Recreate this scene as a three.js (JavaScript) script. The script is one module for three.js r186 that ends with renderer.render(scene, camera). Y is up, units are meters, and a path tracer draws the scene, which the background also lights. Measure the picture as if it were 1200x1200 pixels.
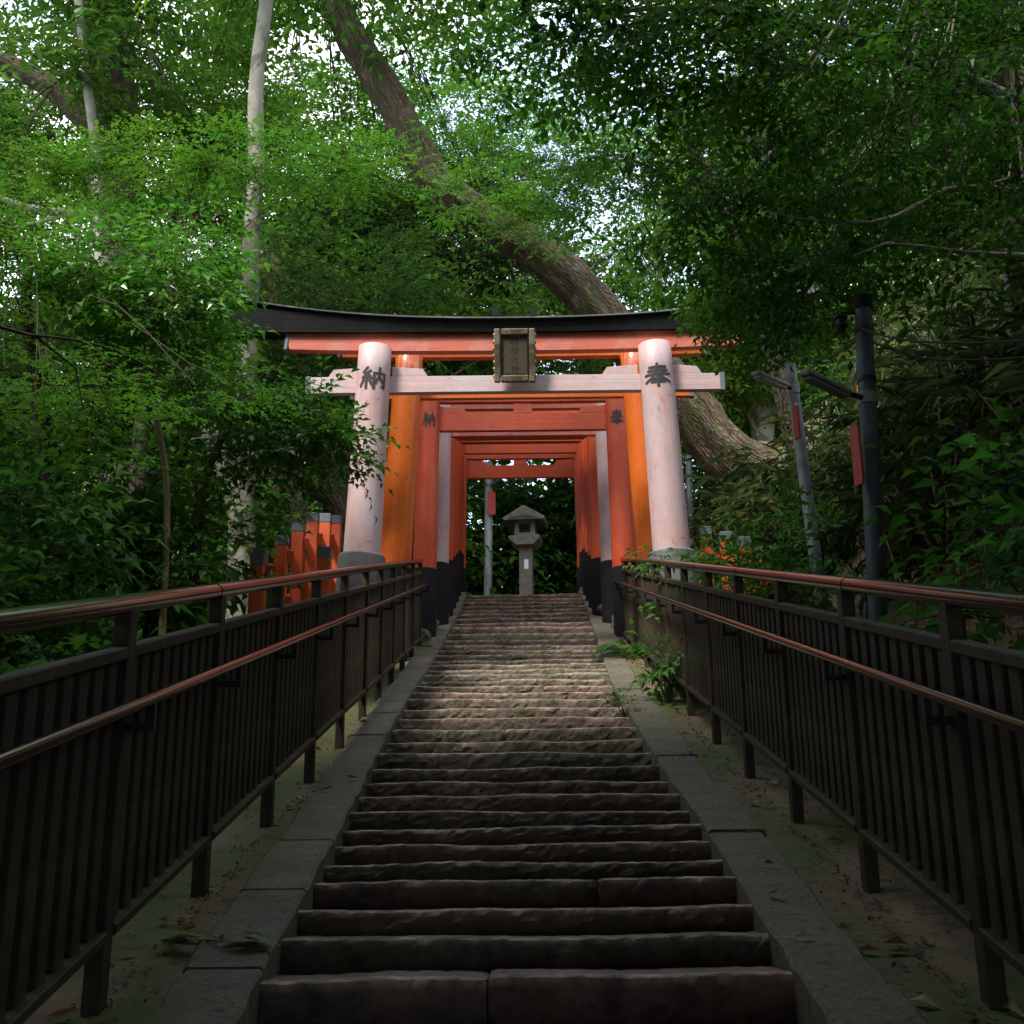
import * as THREE from 'three';
import { mergeGeometries, mergeVertices, toCreasedNormals } from 'three/addons/utils/BufferGeometryUtils.js';
import { RoundedBoxGeometry } from 'three/addons/geometries/RoundedBoxGeometry.js';
import { createNoise3D } from 'simplex-noise';

// ---------------------------------------------------------------- camera, sky, sun, exposure
const R = THREE.MathUtils.degToRad;
const scene = new THREE.Scene();
const FOC = 1480, EYE = 1.33;
const camera = new THREE.PerspectiveCamera(2 * Math.atan(600 / FOC) * 180 / Math.PI, 1, 0.05, 900);
camera.rotation.order = 'YXZ';
camera.position.set(0, EYE, 0);
camera.rotation.set(R(17.27), R(0.3), R(-0.5));
scene.add(camera);

const SUN = new THREE.Vector3(-0.36, 0.8, 0.48).normalize();
{ // a bright hazy sky with thin cloud, the same all round
  const W = 1024, H = 512, d = new Float32Array(W * H * 4), h = createNoise3D(() => 0.37);
  for (let r = 0; r < H; r++) { const up = ((r + 0.5) / H - 0.5) * Math.PI, y = Math.sin(up), hz = Math.pow(1 - Math.max(0, y), 3);
    for (let c = 0; c < W; c++) { const a = ((c + 0.5) / W - 0.5) * 2 * Math.PI, x = Math.cos(a) * Math.cos(up), z = Math.sin(a) * Math.cos(up); let n = 0, k = 0.5, f = 2.2; for (let o = 0; o < 5; o++) { n += k * h(x * f, y * f * 1.8, z * f); k *= 0.5; f *= 2.1; }
      const cl = THREE.MathUtils.smoothstep(n, -0.25, 0.35), o = (r * W + c) * 4, b = 0.9 + 0.12 * hz; d[o] = b * (0.52 + 0.36 * cl); d[o + 1] = b * (0.64 + 0.25 * cl); d[o + 2] = b * (0.88 + 0.02 * cl); d[o + 3] = 1; } }
  const t = new THREE.DataTexture(d, W, H, THREE.RGBAFormat, THREE.FloatType); t.mapping = THREE.EquirectangularReflectionMapping; t.magFilter = THREE.LinearFilter; t.needsUpdate = true;
  scene.background = t; scene.environment = t; scene.environmentIntensity = 1;
}
const sun = new THREE.DirectionalLight(new THREE.Color(1, 0.95, 0.86), 1.7);
sun.position.copy(SUN).multiplyScalar(80);
sun.castShadow = true; sun.shadow.radius = 24;
sun.shadow.mapSize.set(2048, 2048);
Object.assign(sun.shadow.camera, { left: -45, right: 45, top: 45, bottom: -45, near: 1, far: 200 });
scene.add(sun); scene.add(sun.target);
const renderer = new THREE.WebGLRenderer({ antialias: true });
renderer.toneMapping = THREE.LinearToneMapping;
renderer.toneMappingExposure = 3.5;
renderer.shadowMap.enabled = true;

// ---------------------------------------------------------------- helpers
let seed = 7;
function rnd() { seed = (seed + 0x6d2b79f5) | 0; let t = Math.imul(seed ^ (seed >>> 15), 1 | seed); t = (t + Math.imul(t ^ (t >>> 7), 61 | t)) ^ t; return ((t ^ (t >>> 14)) >>> 0) / 4294967296; }
const rr = (a, b) => a + (b - a) * rnd();
const n3 = createNoise3D(rnd);
const V = (x, y, z) => new THREE.Vector3(x, y, z);
const clamp = THREE.MathUtils.clamp, lerp = THREE.MathUtils.lerp, sstep = THREE.MathUtils.smoothstep;
const fbm = (x, y, z, o = 4) => { let s = 0, a = 0.5, f = 1; for (let i = 0; i < o; i++) { s += a * n3(x * f, y * f, z * f); a *= 0.5; f *= 2.03; } return s; };

// a point D metres ahead of the camera's foot that the surveyed bearing (u, v: 0..1200 grid of the survey sheet) passes through
const cP = Math.cos(R(17.27)), sP = Math.sin(R(17.27)), cY = Math.cos(R(0.3)), sY = Math.sin(R(0.3)), cR = Math.cos(R(0.5)), sR = Math.sin(R(0.5));
function at(u, v, D) {
  const a = u - 600, b = 600 - v, x = (a * cR + b * sR) / FOC, y = (-a * sR + b * cR) / FOC;
  const Y = y * cP + sP, Z = cP - y * sP, X2 = x * cY - Z * sY, Z2 = x * sY + Z * cY, k = D / Z2;
  return V(X2 * k, EYE + Y * k, -D);
}
// the line of the slope beside the steps: height over distance ahead
const PR = [[-30, -8.2], [0, 0.02], [3.77, 1.08], [4.9, 1.39], [6.1, 1.71], [7.27, 2.02], [8.43, 2.35], [9.6, 2.70], [10.6, 2.99], [12.5, 3.56], [14.8, 4.29], [17, 5.1], [20, 6.2], [24, 6.45], [32, 6.6], [60, 4], [120, -6]];
function prof(D) {
  for (let i = 1; i < PR.length; i++) if (D <= PR[i][0]) return lerp(PR[i - 1][1], PR[i][1], (D - PR[i - 1][0]) / (PR[i][0] - PR[i - 1][0]));
  return PR[PR.length - 1][1];
}
const ramp = (D) => 1.07 + 0.281 * (D - 3.77);                          // the straight line the railings follow
const gateFoot = (D) => lerp(3.35, 6.2, clamp((D - 11.7) / 8.3, 0, 1)) + (D > 12 && D < 15 ? 0.012 : 0);
const table = (T) => (D) => { if (D <= T[0][0]) return T[0][1]; for (let i = 1; i < T.length; i++) if (D <= T[i][0]) return lerp(T[i - 1][1], T[i][1], (D - T[i - 1][0]) / (T[i][0] - T[i - 1][0])); return T[T.length - 1][1]; };
const xinL = table([[0, -0.76], [3.6, -0.775], [5.8, -0.83], [8.2, -0.92], [10.9, -0.96], [15, -0.93], [18, -0.85]]);
const xinR = table([[0, 0.8], [3.6, 0.805], [5.7, 0.84], [9.5, 0.835], [11.8, 0.85], [15, 0.94], [18.3, 0.97]]);
function gy(x, z) {                                                     // the ground's height
  const D = -z; let y = prof(D);
  const b = 0.12 * fbm(x * 0.35, z * 0.35, 3.1, 3);
  if (x < 0) {
    const t = Math.max(0, -x - 1.72);
    y += -0.3 * (1 - sstep(t, 0, 0.25)) + 0.55 * (1 - Math.exp(-t * 0.7)) * sstep(D, 2, 8) - Math.max(0, t - 6) * 0.16 + b * sstep(t, 0.1, 1);
  } else {
    const t = Math.max(0, x - 1.86), k = 1 - 0.55 * sstep(D, 21, 30);
    y += -0.3 * (1 - sstep(t, 0, 0.3)) + k * (0.62 * t + 0.5 * Math.max(0, t - 1)) * (1 - 0.5 * sstep(t, 5, 9)) + b * sstep(t, 0.1, 1);
  }
  if (D > 23) { const dx = x - 2.6, dz = D - 29; y += 2.2 * Math.exp(-(dx * dx) / 5 - (dz * dz) / 7); }
  return y;
}
const used = {};
function numbered(n) { const k = used[n] = (used[n] ?? -1) + 1; return k ? n + '_' + String(k).padStart(3, '0') : n; }
function tag(o, label, category, group, kind) { if (label) o.userData.label = label; if (category) o.userData.category = category; if (group) o.userData.group = group; if (kind) o.userData.kind = kind; return o; }
function thing(name, label, category, p = [0, 0, 0], turn = 0, group) { const o = new THREE.Group(); o.name = numbered(name); scene.add(o); o.position.set(...p); o.rotation.y = turn; return tag(o, label, category, group); }
function part(name, g, m, parent, p) {
  const o = new THREE.Mesh(g, m); o.name = parent === scene ? numbered(name) : name; o.castShadow = o.receiveShadow = true; if (p) o.position.set(...p); parent.add(o); return o;
}
function struct(name, g, m) { const o = part(name, g, m, scene); o.userData.kind = 'structure'; return o; }
const merge = (gs) => mergeGeometries(gs.map((g) => { const h = g.index ? g.toNonIndexed() : g; for (const k of Object.keys(h.attributes)) if (!['position', 'normal', 'uv', 'color'].includes(k)) h.deleteAttribute(k); return h; }));
// a box with softly rounded edges and uv in metres
const boxes = {};
function box(w, h, d, r = 0.006) {
  const k = [w, h, d, r].map((x) => x.toFixed(4)).join();
  if (!boxes[k]) { const g = r ? new RoundedBoxGeometry(w, h, d, 1, Math.min(r, w / 2.2, h / 2.2, d / 2.2)) : new THREE.BoxGeometry(w, h, d); boxUV(g); boxes[k] = g; }
  return boxes[k];
}
function boxUV(g) {
  const p = g.attributes.position, n = g.attributes.normal, uv = new Float32Array(p.count * 2);
  for (let i = 0; i < p.count; i++) {
    const ax = Math.abs(n.getX(i)), ay = Math.abs(n.getY(i)), az = Math.abs(n.getZ(i));
    const [a, b] = ay > ax && ay > az ? [p.getX(i), p.getZ(i)] : ax > az ? [p.getZ(i), p.getY(i)] : [p.getX(i), p.getY(i)];
    uv[i * 2] = a; uv[i * 2 + 1] = b;
  }
  g.setAttribute('uv', new THREE.BufferAttribute(uv, 2)); return g;
}
// a closed outline [[a, b], ...] carried along stations {p, a: Vector3, b: Vector3}; flat shaded, with ends
function sweep(outline, stations, smooth = false) {
  const pos = [], uv = [], m = outline.length; let per = [0];
  for (let i = 0; i < m; i++) { const q = outline[(i + 1) % m], o = outline[i]; per.push(per[i] + Math.hypot(q[0] - o[0], q[1] - o[1])); }
  const P = stations.map((s) => outline.map(([a, b]) => s.p.clone().addScaledVector(s.a, a * (s.sa ?? 1)).addScaledVector(s.b, b * (s.sb ?? 1))));
  let len = 0;
  for (let k = 1; k < P.length; k++) {
    const l2 = len + stations[k].p.distanceTo(stations[k - 1].p);
    for (let i = 0; i < m; i++) {
      const j = (i + 1) % m, A = P[k - 1][i], B = P[k - 1][j], C = P[k][j], E = P[k][i];
      for (const [q, s, t] of [[A, per[i], len], [B, per[i + 1], len], [C, per[i + 1], l2], [A, per[i], len], [C, per[i + 1], l2], [E, per[i], l2]]) { pos.push(q.x, q.y, q.z); uv.push(s, t); }
    }
    len = l2;
  }
  for (const [ring, flip] of [[P[0], true], [P[P.length - 1], false]]) for (let i = 1; i < m - 1; i++) {
    const t = flip ? [0, i + 1, i] : [0, i, i + 1];
    for (const q of t) { pos.push(ring[q].x, ring[q].y, ring[q].z); uv.push(outline[q][0], outline[q][1]); }
  }
  let g = new THREE.BufferGeometry();
  g.setAttribute('position', new THREE.Float32BufferAttribute(pos, 3)); g.setAttribute('uv', new THREE.Float32BufferAttribute(uv, 2));
  g.computeVertexNormals(); return g;
}
// a tapering round limb through points; uv in metres; rough > 0 makes the girth uneven
function limb(pts, radii, { radial = 10, step = 0.35, rough = 0, seedAt = 0, flare = 0 } = {}) {
  const c = new THREE.CatmullRomCurve3(pts, false, 'centripetal'), L = c.getLength(), n = Math.max(2, Math.min(80, Math.ceil(L / step)));
  const pos = [], uv = [], idx = []; let prevN = null;
  for (let k = 0; k <= n; k++) {
    const t = k / n, p = c.getPointAt(t), T = c.getTangentAt(t), f = c.getUtoTmapping(t) * (radii.length - 1), i0 = Math.min(radii.length - 2, Math.floor(f));
    let r = lerp(radii[i0], radii[i0 + 1], f - i0); if (flare) r *= 1 + flare * Math.exp(-t * L / 0.45);
    if (!prevN) prevN = Math.abs(T.y) < 0.9 ? V(0, 1, 0) : V(1, 0, 0);
    const B = V().crossVectors(T, prevN).normalize(), N = V().crossVectors(B, T).normalize(); prevN = N;
    for (let j = 0; j <= radial; j++) {
      const a = (j / radial) * Math.PI * 2, q = (j % radial) / radial * Math.PI * 2;
      const rx = r * (1 + rough * (n3(Math.cos(q) * 1.3 + seedAt, Math.sin(q) * 1.3, t * L * 0.9) + 0.5 * n3(Math.cos(q) * 3 + seedAt, Math.sin(q) * 3, t * L * 2.2)));
      pos.push(p.x + (N.x * Math.cos(a) + B.x * Math.sin(a)) * rx, p.y + (N.y * Math.cos(a) + B.y * Math.sin(a)) * rx, p.z + (N.z * Math.cos(a) + B.z * Math.sin(a)) * rx);
      uv.push((j / radial) * Math.PI * 2 * Math.max(radii[0], 0.05), t * L);
      if (k && j) { const w = radial + 1, o = k * w + j; idx.push(o - w - 1, o - 1, o, o - w - 1, o, o - w); }
    }
  }
  const g = new THREE.BufferGeometry();
  g.setAttribute('position', new THREE.Float32BufferAttribute(pos, 3)); g.setAttribute('uv', new THREE.Float32BufferAttribute(uv, 2)); g.setIndex(idx);
  g.computeVertexNormals();
  const nn = g.attributes.normal, w = radial + 1;
  for (let k = 0; k <= n; k++) { const a = k * w, b = a + radial, x = nn.getX(a) + nn.getX(b), y = nn.getY(a) + nn.getY(b), z = nn.getZ(a) + nn.getZ(b), l = Math.hypot(x, y, z) || 1; nn.setXYZ(a, x / l, y / l, z / l); nn.setXYZ(b, x / l, y / l, z / l); }
  return g;
}

// ---------------------------------------------------------------- textures: tileable noise, uv in metres
function grid2(per, s) { const a = new Float32Array(per * per); let q = s * 7919 + 13; for (let i = 0; i < a.length; i++) { q = (Math.imul(q, 1664525) + 1013904223) | 0; a[i] = (q >>> 0) / 4294967296; } return a; }
const grids = {};
function vn(u, v, per, s = 1, pv = per) {                               // u, v in 0..1, repeats
  const k = per + '_' + s + '_' + pv; const g = grids[k] ??= (() => { const a = new Float32Array(per * pv); let q = (s * 7919 + per * 31 + 13) | 0; for (let i = 0; i < a.length; i++) { q = (Math.imul(q, 1664525) + 1013904223) | 0; let t = q ^ (q >>> 15); t = Math.imul(t, 0x2c1b3c6d); a[i] = ((t ^ (t >>> 12)) >>> 0) / 4294967296; } return a; })();
  const x = u * per, y = v * pv, ix = Math.floor(x), iy = Math.floor(y), fx = x - ix, fy = y - iy, sx = fx * fx * (3 - 2 * fx), sy = fy * fy * (3 - 2 * fy);
  const m = (i, j) => g[((j % pv) + pv) % pv * per + ((i % per) + per) % per];
  return lerp(lerp(m(ix, iy), m(ix + 1, iy), sx), lerp(m(ix, iy + 1), m(ix + 1, iy + 1), sx), sy);
}
const fb = (u, v, per, s, o = 4) => { let t = 0, a = 0.5, w = 0; for (let i = 0; i < o; i++) { t += a * vn(u, v, per << i, s + i); w += a; a *= 0.55; } return t / w; };
function tex(n, metres, fn, color = true, mv = metres) {                // fn(u, v) -> linear [r, g, b] or a number
  const d = new Uint8Array(n * n * 4);
  for (let y = 0; y < n; y++) for (let x = 0; x < n; x++) {
    const r = fn((x + 0.5) / n, (y + 0.5) / n), o = (y * n + x) * 4;
    for (let c = 0; c < 3; c++) { const q = clamp(Array.isArray(r) ? r[c] : r, 0, 1); d[o + c] = 255 * (color ? (q <= 0.0031308 ? q * 12.92 : 1.055 * Math.pow(q, 1 / 2.4) - 0.055) : q) + 0.5; }
    d[o + 3] = 255;
  }
  const t = new THREE.DataTexture(d, n, n); t.wrapS = t.wrapT = THREE.RepeatWrapping; t.magFilter = THREE.LinearFilter; t.minFilter = THREE.LinearMipmapLinearFilter; t.generateMipmaps = true;
  if (color) t.colorSpace = THREE.SRGBColorSpace;
  t.repeat.set(1 / metres, 1 / mv); t.needsUpdate = true; return t;
}
const mix3 = (a, b, t) => [lerp(a[0], b[0], t), lerp(a[1], b[1], t), lerp(a[2], b[2], t)];
const sc = (a, k) => [a[0] * k, a[1] * k, a[2] * k];
const thr = (x, a, b) => sstep(x, a, b);

const M = {};
{ // stair stone: brown grey, pitted, with green and rusty patches
  const h = tex(512, 1.1, (u, v) => 0.6 * fb(u, v, 6, 3, 6) + 0.4 * fb(u, v, 24, 9, 4), false);
  const mk = (tint, moss, name, k = 1) => {
    const m = tex(384, 1.1, (u, v) => {
      let c = sc(tint, 0.3 + 0.95 * fb(u, v, 8, 21, 6) + 0.75 * fb(u, v, 40, 27, 3)); const g = thr(fb(u, v, 4, 33, 5), 0.62 - moss, 0.74 - moss) * 0.75; c = mix3(c, [0.07, 0.072, 0.03], g * 0.7);
      const d = thr(fb(u, v, 12, 51, 4), 0.6, 0.7); return sc(mix3(c, sc(c, 0.5), d * 0.7), k);
    });
    return new THREE.MeshStandardMaterial({ map: m, bumpMap: h, bumpScale: 0.03, roughness: 0.86, vertexColors: true, name });
  };
  M.stone = [mk([0.105, 0.083, 0.062], 0.04, 'stair stone'), mk([0.122, 0.086, 0.068], -0.02, 'red stair stone'), mk([0.098, 0.084, 0.06], 0.1, 'mossy stair stone')];
  M.slab = [0, 1, 2].map((k) => {  const t = [[0.098, 0.088, 0.06], [0.088, 0.081, 0.054], [0.106, 0.093, 0.064]][k];
    const m = tex(384, 0.8, (u, v) => { let c = sc(t, 0.3 + 0.6 * fb(u, v, 6, 60 + k, 4) + 0.9 * fb(u, v, 64, 64 + k, 2)); c = mix3(c, [0.075, 0.085, 0.035], 0.75 * thr(fb(u, v, 3, 70 + k, 5), 0.55, 0.75)); return mix3(c, [0.05, 0.045, 0.035], thr(fb(u, v, 20, 80, 3), 0.68, 0.76) * 0.8); });
    return new THREE.MeshStandardMaterial({ map: m, bumpMap: h, bumpScale: 0.012, roughness: 0.9, name: 'granite kerb' }); });
  M.concrete = new THREE.MeshStandardMaterial({ name: 'mossy concrete', roughness: 0.95, bumpMap: h, bumpScale: 0.012, map: tex(512, 2.3, (u, v) => {
    let c = sc([0.13, 0.1, 0.052], 0.35 + 0.7 * fb(u, v, 10, 91, 5) + 0.6 * fb(u, v, 110, 93, 2)); c = mix3(c, [0.065, 0.088, 0.02], 0.9 * thr(fb(u, v, 3, 95, 6), 0.42, 0.6)); return mix3(c, [0.06, 0.045, 0.03], 0.8 * thr(fb(u, v, 30, 99, 3), 0.66, 0.74)); }) });
  M.earth = new THREE.MeshStandardMaterial({ name: 'forest floor', roughness: 1, bumpMap: h, bumpScale: 0.05, map: tex(512, 2.9, (u, v) => {
    let c = mix3([0.07, 0.05, 0.03], [0.15, 0.11, 0.06], fb(u, v, 14, 111, 5)); c = mix3(c, [0.2, 0.15, 0.085], thr(vn(u, v, 90, 5), 0.72, 0.85) * 0.7); return mix3(c, [0.04, 0.06, 0.02], thr(fb(u, v, 4, 120, 5), 0.5, 0.65) * 0.6); }) });
  M.ochre = new THREE.MeshStandardMaterial({ name: 'ochre soil', roughness: 1, bumpMap: h, bumpScale: 0.04, map: tex(256, 1.7, (u, v) => mix3(sc([0.2, 0.145, 0.06], 0.6 + 0.8 * fb(u, v, 8, 131, 5)), [0.07, 0.08, 0.025], thr(fb(u, v, 4, 140, 4), 0.5, 0.65) * 0.6)) });
  M.rock = new THREE.MeshStandardMaterial({ name: 'boulder', roughness: 0.95, bumpMap: h, bumpScale: 0.02, map: tex(256, 0.7, (u, v) => mix3(sc([0.15, 0.125, 0.095], 0.6 + 0.8 * fb(u, v, 8, 151, 5)), [0.06, 0.075, 0.03], thr(fb(u, v, 4, 160, 4), 0.5, 0.66) * 0.8)) });
  M.lantern = new THREE.MeshStandardMaterial({ name: 'lantern granite', roughness: 0.95, bumpMap: h, bumpScale: 0.008, map: tex(256, 0.9, (u, v) => mix3(sc([0.14, 0.125, 0.1], 0.6 + 0.8 * fb(u, v, 8, 171, 5)), [0.09, 0.1, 0.05], thr(fb(u, v, 3, 180, 5), 0.55, 0.72) * 0.6)) });
}
{ // bark
  const ridge = tex(256, 0.5, (u, v) => { const w = fb(u, v, 4, 201, 3); return Math.pow(Math.abs(Math.sin((u * 9 + w * 3.2) * Math.PI)), 0.6) * 0.6 + 0.4 * fb(u, v, 16, 205, 4); }, false, 1.3);
  const soft = tex(256, 0.6, (u, v) => fb(u, v, 12, 211, 5), false, 0.8);
  M.barkBrown = new THREE.MeshStandardMaterial({ name: 'rough brown bark', roughness: 0.95, bumpMap: ridge, bumpScale: 0.07, map: tex(320, 1.3, (u, v) => {
    let c = sc([0.125, 0.086, 0.048], 0.5 + 1.0 * fb(u, v, 12, 221, 5)); c = mix3(c, [0.2, 0.165, 0.11], thr(fb(u, v, 9, 231, 5), 0.58, 0.66) * 0.7); c = mix3(c, [0.16, 0.085, 0.035], thr(fb(u, v, 6, 241, 4), 0.62, 0.7) * 0.5); return mix3(c, [0.085, 0.1, 0.025], thr(fb(u, v, 5, 251, 5), 0.53, 0.66) * 0.8); }) });
  M.barkPale = new THREE.MeshStandardMaterial({ name: 'smooth pale bark', roughness: 0.9, bumpMap: soft, bumpScale: 0.008, map: tex(320, 1.1, (u, v) => {
    let c = sc([0.31, 0.29, 0.23], 0.7 + 0.6 * fb(u, v, 10, 261, 5)); c = mix3(c, [0.13, 0.115, 0.075], thr(fb(u, v, 5, 271, 5), 0.55, 0.62) * 0.8); return mix3(c, [0.12, 0.14, 0.06], thr(fb(u, v, 4, 281, 4), 0.58, 0.7) * 0.7); }) });
  M.barkDark = new THREE.MeshStandardMaterial({ name: 'dark ridged bark', roughness: 1, bumpMap: ridge, bumpScale: 0.08, map: tex(256, 1.2, (u, v) => mix3(sc([0.12, 0.085, 0.055], 0.5 + fb(u, v, 12, 291, 5)), [0.07, 0.08, 0.03], thr(fb(u, v, 4, 299, 5), 0.52, 0.66) * 0.7)) });
  M.twig = new THREE.MeshStandardMaterial({ name: 'twig bark', color: new THREE.Color().setRGB(0.06, 0.045, 0.03), roughness: 0.95 });
  M.cane = new THREE.MeshStandardMaterial({ name: 'dry cane', color: new THREE.Color().setRGB(0.3, 0.24, 0.13), roughness: 0.8 });
  M.sapling = new THREE.MeshStandardMaterial({ name: 'sapling bark', color: new THREE.Color().setRGB(0.3, 0.22, 0.12), roughness: 0.85 });
}
{ // paint
  const scratch = tex(256, 0.9, (u, v) => 0.5 * fb(u, v, 8, 301, 5) + 0.5 * vn(u, v, 64, 7, 6), false);
  const grain = tex(256, 0.5, (u, v) => 0.7 * vn(u, v, 48, 311, 3) + 0.3 * fb(u, v, 12, 315, 3), false, 1.6);
  const faded = (a, b, c, amt, s) => tex(320, 1.5, (u, v) => { const w = fb(u, v, 4, s, 6), st = vn(u, v, 60, s + 3, 4); let q = mix3(a, b, thr(w + 0.12 * (st - 0.5), 0.5 - amt, 0.62)); q = mix3(q, c, thr(fb(u, v, 7, s + 9, 5), 0.6, 0.74) * 0.5); const cr = (1 - thr(Math.abs(vn(u, v, 26, s + 11, 3) - 0.5), 0.006, 0.016)) * thr(fb(u, v, 5, s + 13, 3), 0.5, 0.6); q = mix3(q, sc(q, 0.45), cr * 0.7); return sc(q, 0.88 + 0.16 * fb(u, v, 24, s + 5, 3) + 0.07 * vn(u, v, 80, s + 15, 3)); });
  const P = (map, o) => new THREE.MeshPhysicalMaterial({ map, bumpMap: grain, bumpScale: 0.0016, roughness: 0.6, ...o });
  M.pink = P(faded([0.54, 0.37, 0.365], [0.52, 0.41, 0.415], [0.55, 0.28, 0.25], 0.1, 321), { name: 'chalky faded vermilion', roughness: 0.55, clearcoat: 0.25, clearcoatRoughness: 0.45 });
  M.pinkRed = P(faded([0.6, 0.13, 0.075], [0.6, 0.19, 0.14], [0.5, 0.075, 0.04], 0.02, 341), { name: 'weathered vermilion', roughness: 0.5, clearcoat: 0.2, clearcoatRoughness: 0.4 });
  M.orange = P(faded([0.76, 0.145, 0.008], [0.74, 0.16, 0.014], [0.68, 0.11, 0.006], 0.0, 361), { name: 'fresh glossy vermilion', roughness: 0.42, clearcoat: 0.9, clearcoatRoughness: 0.1, bumpScale: 0.0006 });
  M.red = P(faded([0.56, 0.066, 0.018], [0.55, 0.082, 0.028], [0.46, 0.045, 0.012], 0.0, 381), { name: 'dull vermilion', roughness: 0.5, clearcoat: 0.12, clearcoatRoughness: 0.35 });
  M.red2 = P(faded([0.6, 0.08, 0.014], [0.58, 0.082, 0.02], [0.5, 0.055, 0.012], 0.0, 391), { name: 'older vermilion', roughness: 0.5, clearcoat: 0.12, clearcoatRoughness: 0.3 });
  M.black = P(tex(256, 0.9, (u, v) => sc([0.014, 0.014, 0.015], 0.6 + 1.1 * fb(u, v, 8, 401, 5))), { name: 'black paint', roughness: 0.8, specularIntensity: 0.35 });
  M.greyBase = P(tex(256, 0.9, (u, v) => sc([0.15, 0.15, 0.155], 0.7 + 0.6 * fb(u, v, 8, 411, 5))), { name: 'weathered grey sleeve', roughness: 0.7 });
  M.roof = P(tex(256, 0.9, (u, v) => mix3(sc([0.055, 0.052, 0.05], 0.6 + 0.9 * fb(u, v, 8, 421, 5)), [0.16, 0.16, 0.16], thr(vn(u, v, 40, 5, 3), 0.7, 0.85) * 0.5)), { name: 'roof sheet', roughness: 0.45, metalness: 0.4 });
  M.capGrey = P(tex(128, 0.6, (u, v) => sc([0.13, 0.145, 0.165], 0.7 + 0.6 * fb(u, v, 8, 431, 4))), { name: 'slate grey cap', roughness: 0.6 });
  M.fenceOrange = P(faded([0.66, 0.09, 0.01], [0.6, 0.1, 0.02], [0.5, 0.055, 0.008], 0.0, 441), { name: 'vermilion fence paint', roughness: 0.5, clearcoat: 0.3, clearcoatRoughness: 0.3 });
  M.rail = new THREE.MeshPhysicalMaterial({ name: 'dark bronze rail', color: new THREE.Color().setRGB(0.066, 0.052, 0.033), roughness: 0.72, specularIntensity: 0.5, bumpMap: scratch, bumpScale: 0.0006, map: tex(384, 0.9, (u, v) => { let c = sc([0.62, 0.6, 0.56], 0.5 + 0.6 * fb(u, v, 8, 451, 5) + 0.3 * vn(u, v, 70, 457, 4)); c = mix3(c, [1, 0.98, 0.8], thr(fb(u, v, 14, 453, 4), 0.6, 0.7) * 0.75); return mix3(c, [1, 1, 0.95], thr(vn(u, v, 96, 455), 0.9, 0.96) * 0.8); }) });
  M.pipe = new THREE.MeshPhysicalMaterial({ name: 'polished bronze handrail', color: new THREE.Color().setRGB(0.14, 0.088, 0.07), metalness: 0.85, roughness: 0.15, bumpMap: scratch, bumpScale: 0.0002 });
  M.poleDark = P(tex(256, 0.8, (u, v) => mix3(sc([0.035, 0.052, 0.058], 0.7 + 0.7 * fb(u, v, 8, 461, 5)), [0.075, 0.1, 0.085], thr(fb(u, v, 5, 465, 4), 0.58, 0.7) * 0.7)), { name: 'dark pole paint', roughness: 0.55 });
  M.polePale = P(tex(256, 0.8, (u, v) => mix3(sc([0.32, 0.35, 0.36], 0.7 + 0.6 * fb(u, v, 8, 471, 5)), [0.2, 0.22, 0.15], thr(fb(u, v, 5, 475, 4), 0.58, 0.7) * 0.7)), { name: 'galvanised pole', roughness: 0.6, metalness: 0.2 });
  M.lampWhite = new THREE.MeshStandardMaterial({ name: 'lamp housing', color: new THREE.Color().setRGB(0.42, 0.4, 0.35), roughness: 0.5 });
  M.lampGrey = new THREE.MeshStandardMaterial({ name: 'lamp housing grey', color: new THREE.Color().setRGB(0.16, 0.16, 0.14), roughness: 0.5 });
  M.signRed = new THREE.MeshStandardMaterial({ name: 'red sign paint', color: new THREE.Color().setRGB(0.42, 0.03, 0.02), roughness: 0.5 });
  M.darkMetal = new THREE.MeshStandardMaterial({ name: 'black metal', color: new THREE.Color().setRGB(0.02, 0.02, 0.022), roughness: 0.5, metalness: 0.3 });
  M.paper = new THREE.MeshStandardMaterial({ name: 'paper notice', color: new THREE.Color().setRGB(0.7, 0.7, 0.7), roughness: 0.9 });
  M.gold = new THREE.MeshStandardMaterial({ name: 'tarnished gilt', color: new THREE.Color().setRGB(0.42, 0.3, 0.11), roughness: 0.3, metalness: 0.9 });
  M.plaqueFrame = P(tex(128, 0.5, (u, v) => mix3([0.1, 0.075, 0.035], [0.24, 0.215, 0.15], thr(fb(u, v, 6, 481, 4), 0.4, 0.62))), { name: 'worn gilt frame', roughness: 0.45, metalness: 0.3 });
  M.wire = new THREE.MeshStandardMaterial({ name: 'cable', color: new THREE.Color().setRGB(0.05, 0.05, 0.05), roughness: 0.7 });
}
const leafMat = (name, o = {}) => new THREE.MeshPhysicalMaterial({ name, vertexColors: true, side: THREE.DoubleSide, roughness: 1, specularIntensity: 0.12, transmission: 0.42, thickness: 0, ...o });
M.leaf = leafMat('glossy evergreen leaf', { clearcoat: 0.22, clearcoatRoughness: 0.22, transmission: 0.45 });
M.gloss = leafMat('waxy sapling leaf', { clearcoat: 0.7, clearcoatRoughness: 0.18, transmission: 0.35 });
M.maple = leafMat('thin maple leaf', { transmission: 0.5 });
M.far = leafMat('forest leaf', { transmission: 0.42 });
M.dry = leafMat('dry leaf', { transmission: 0.25 });
console.log('materials done');

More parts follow.
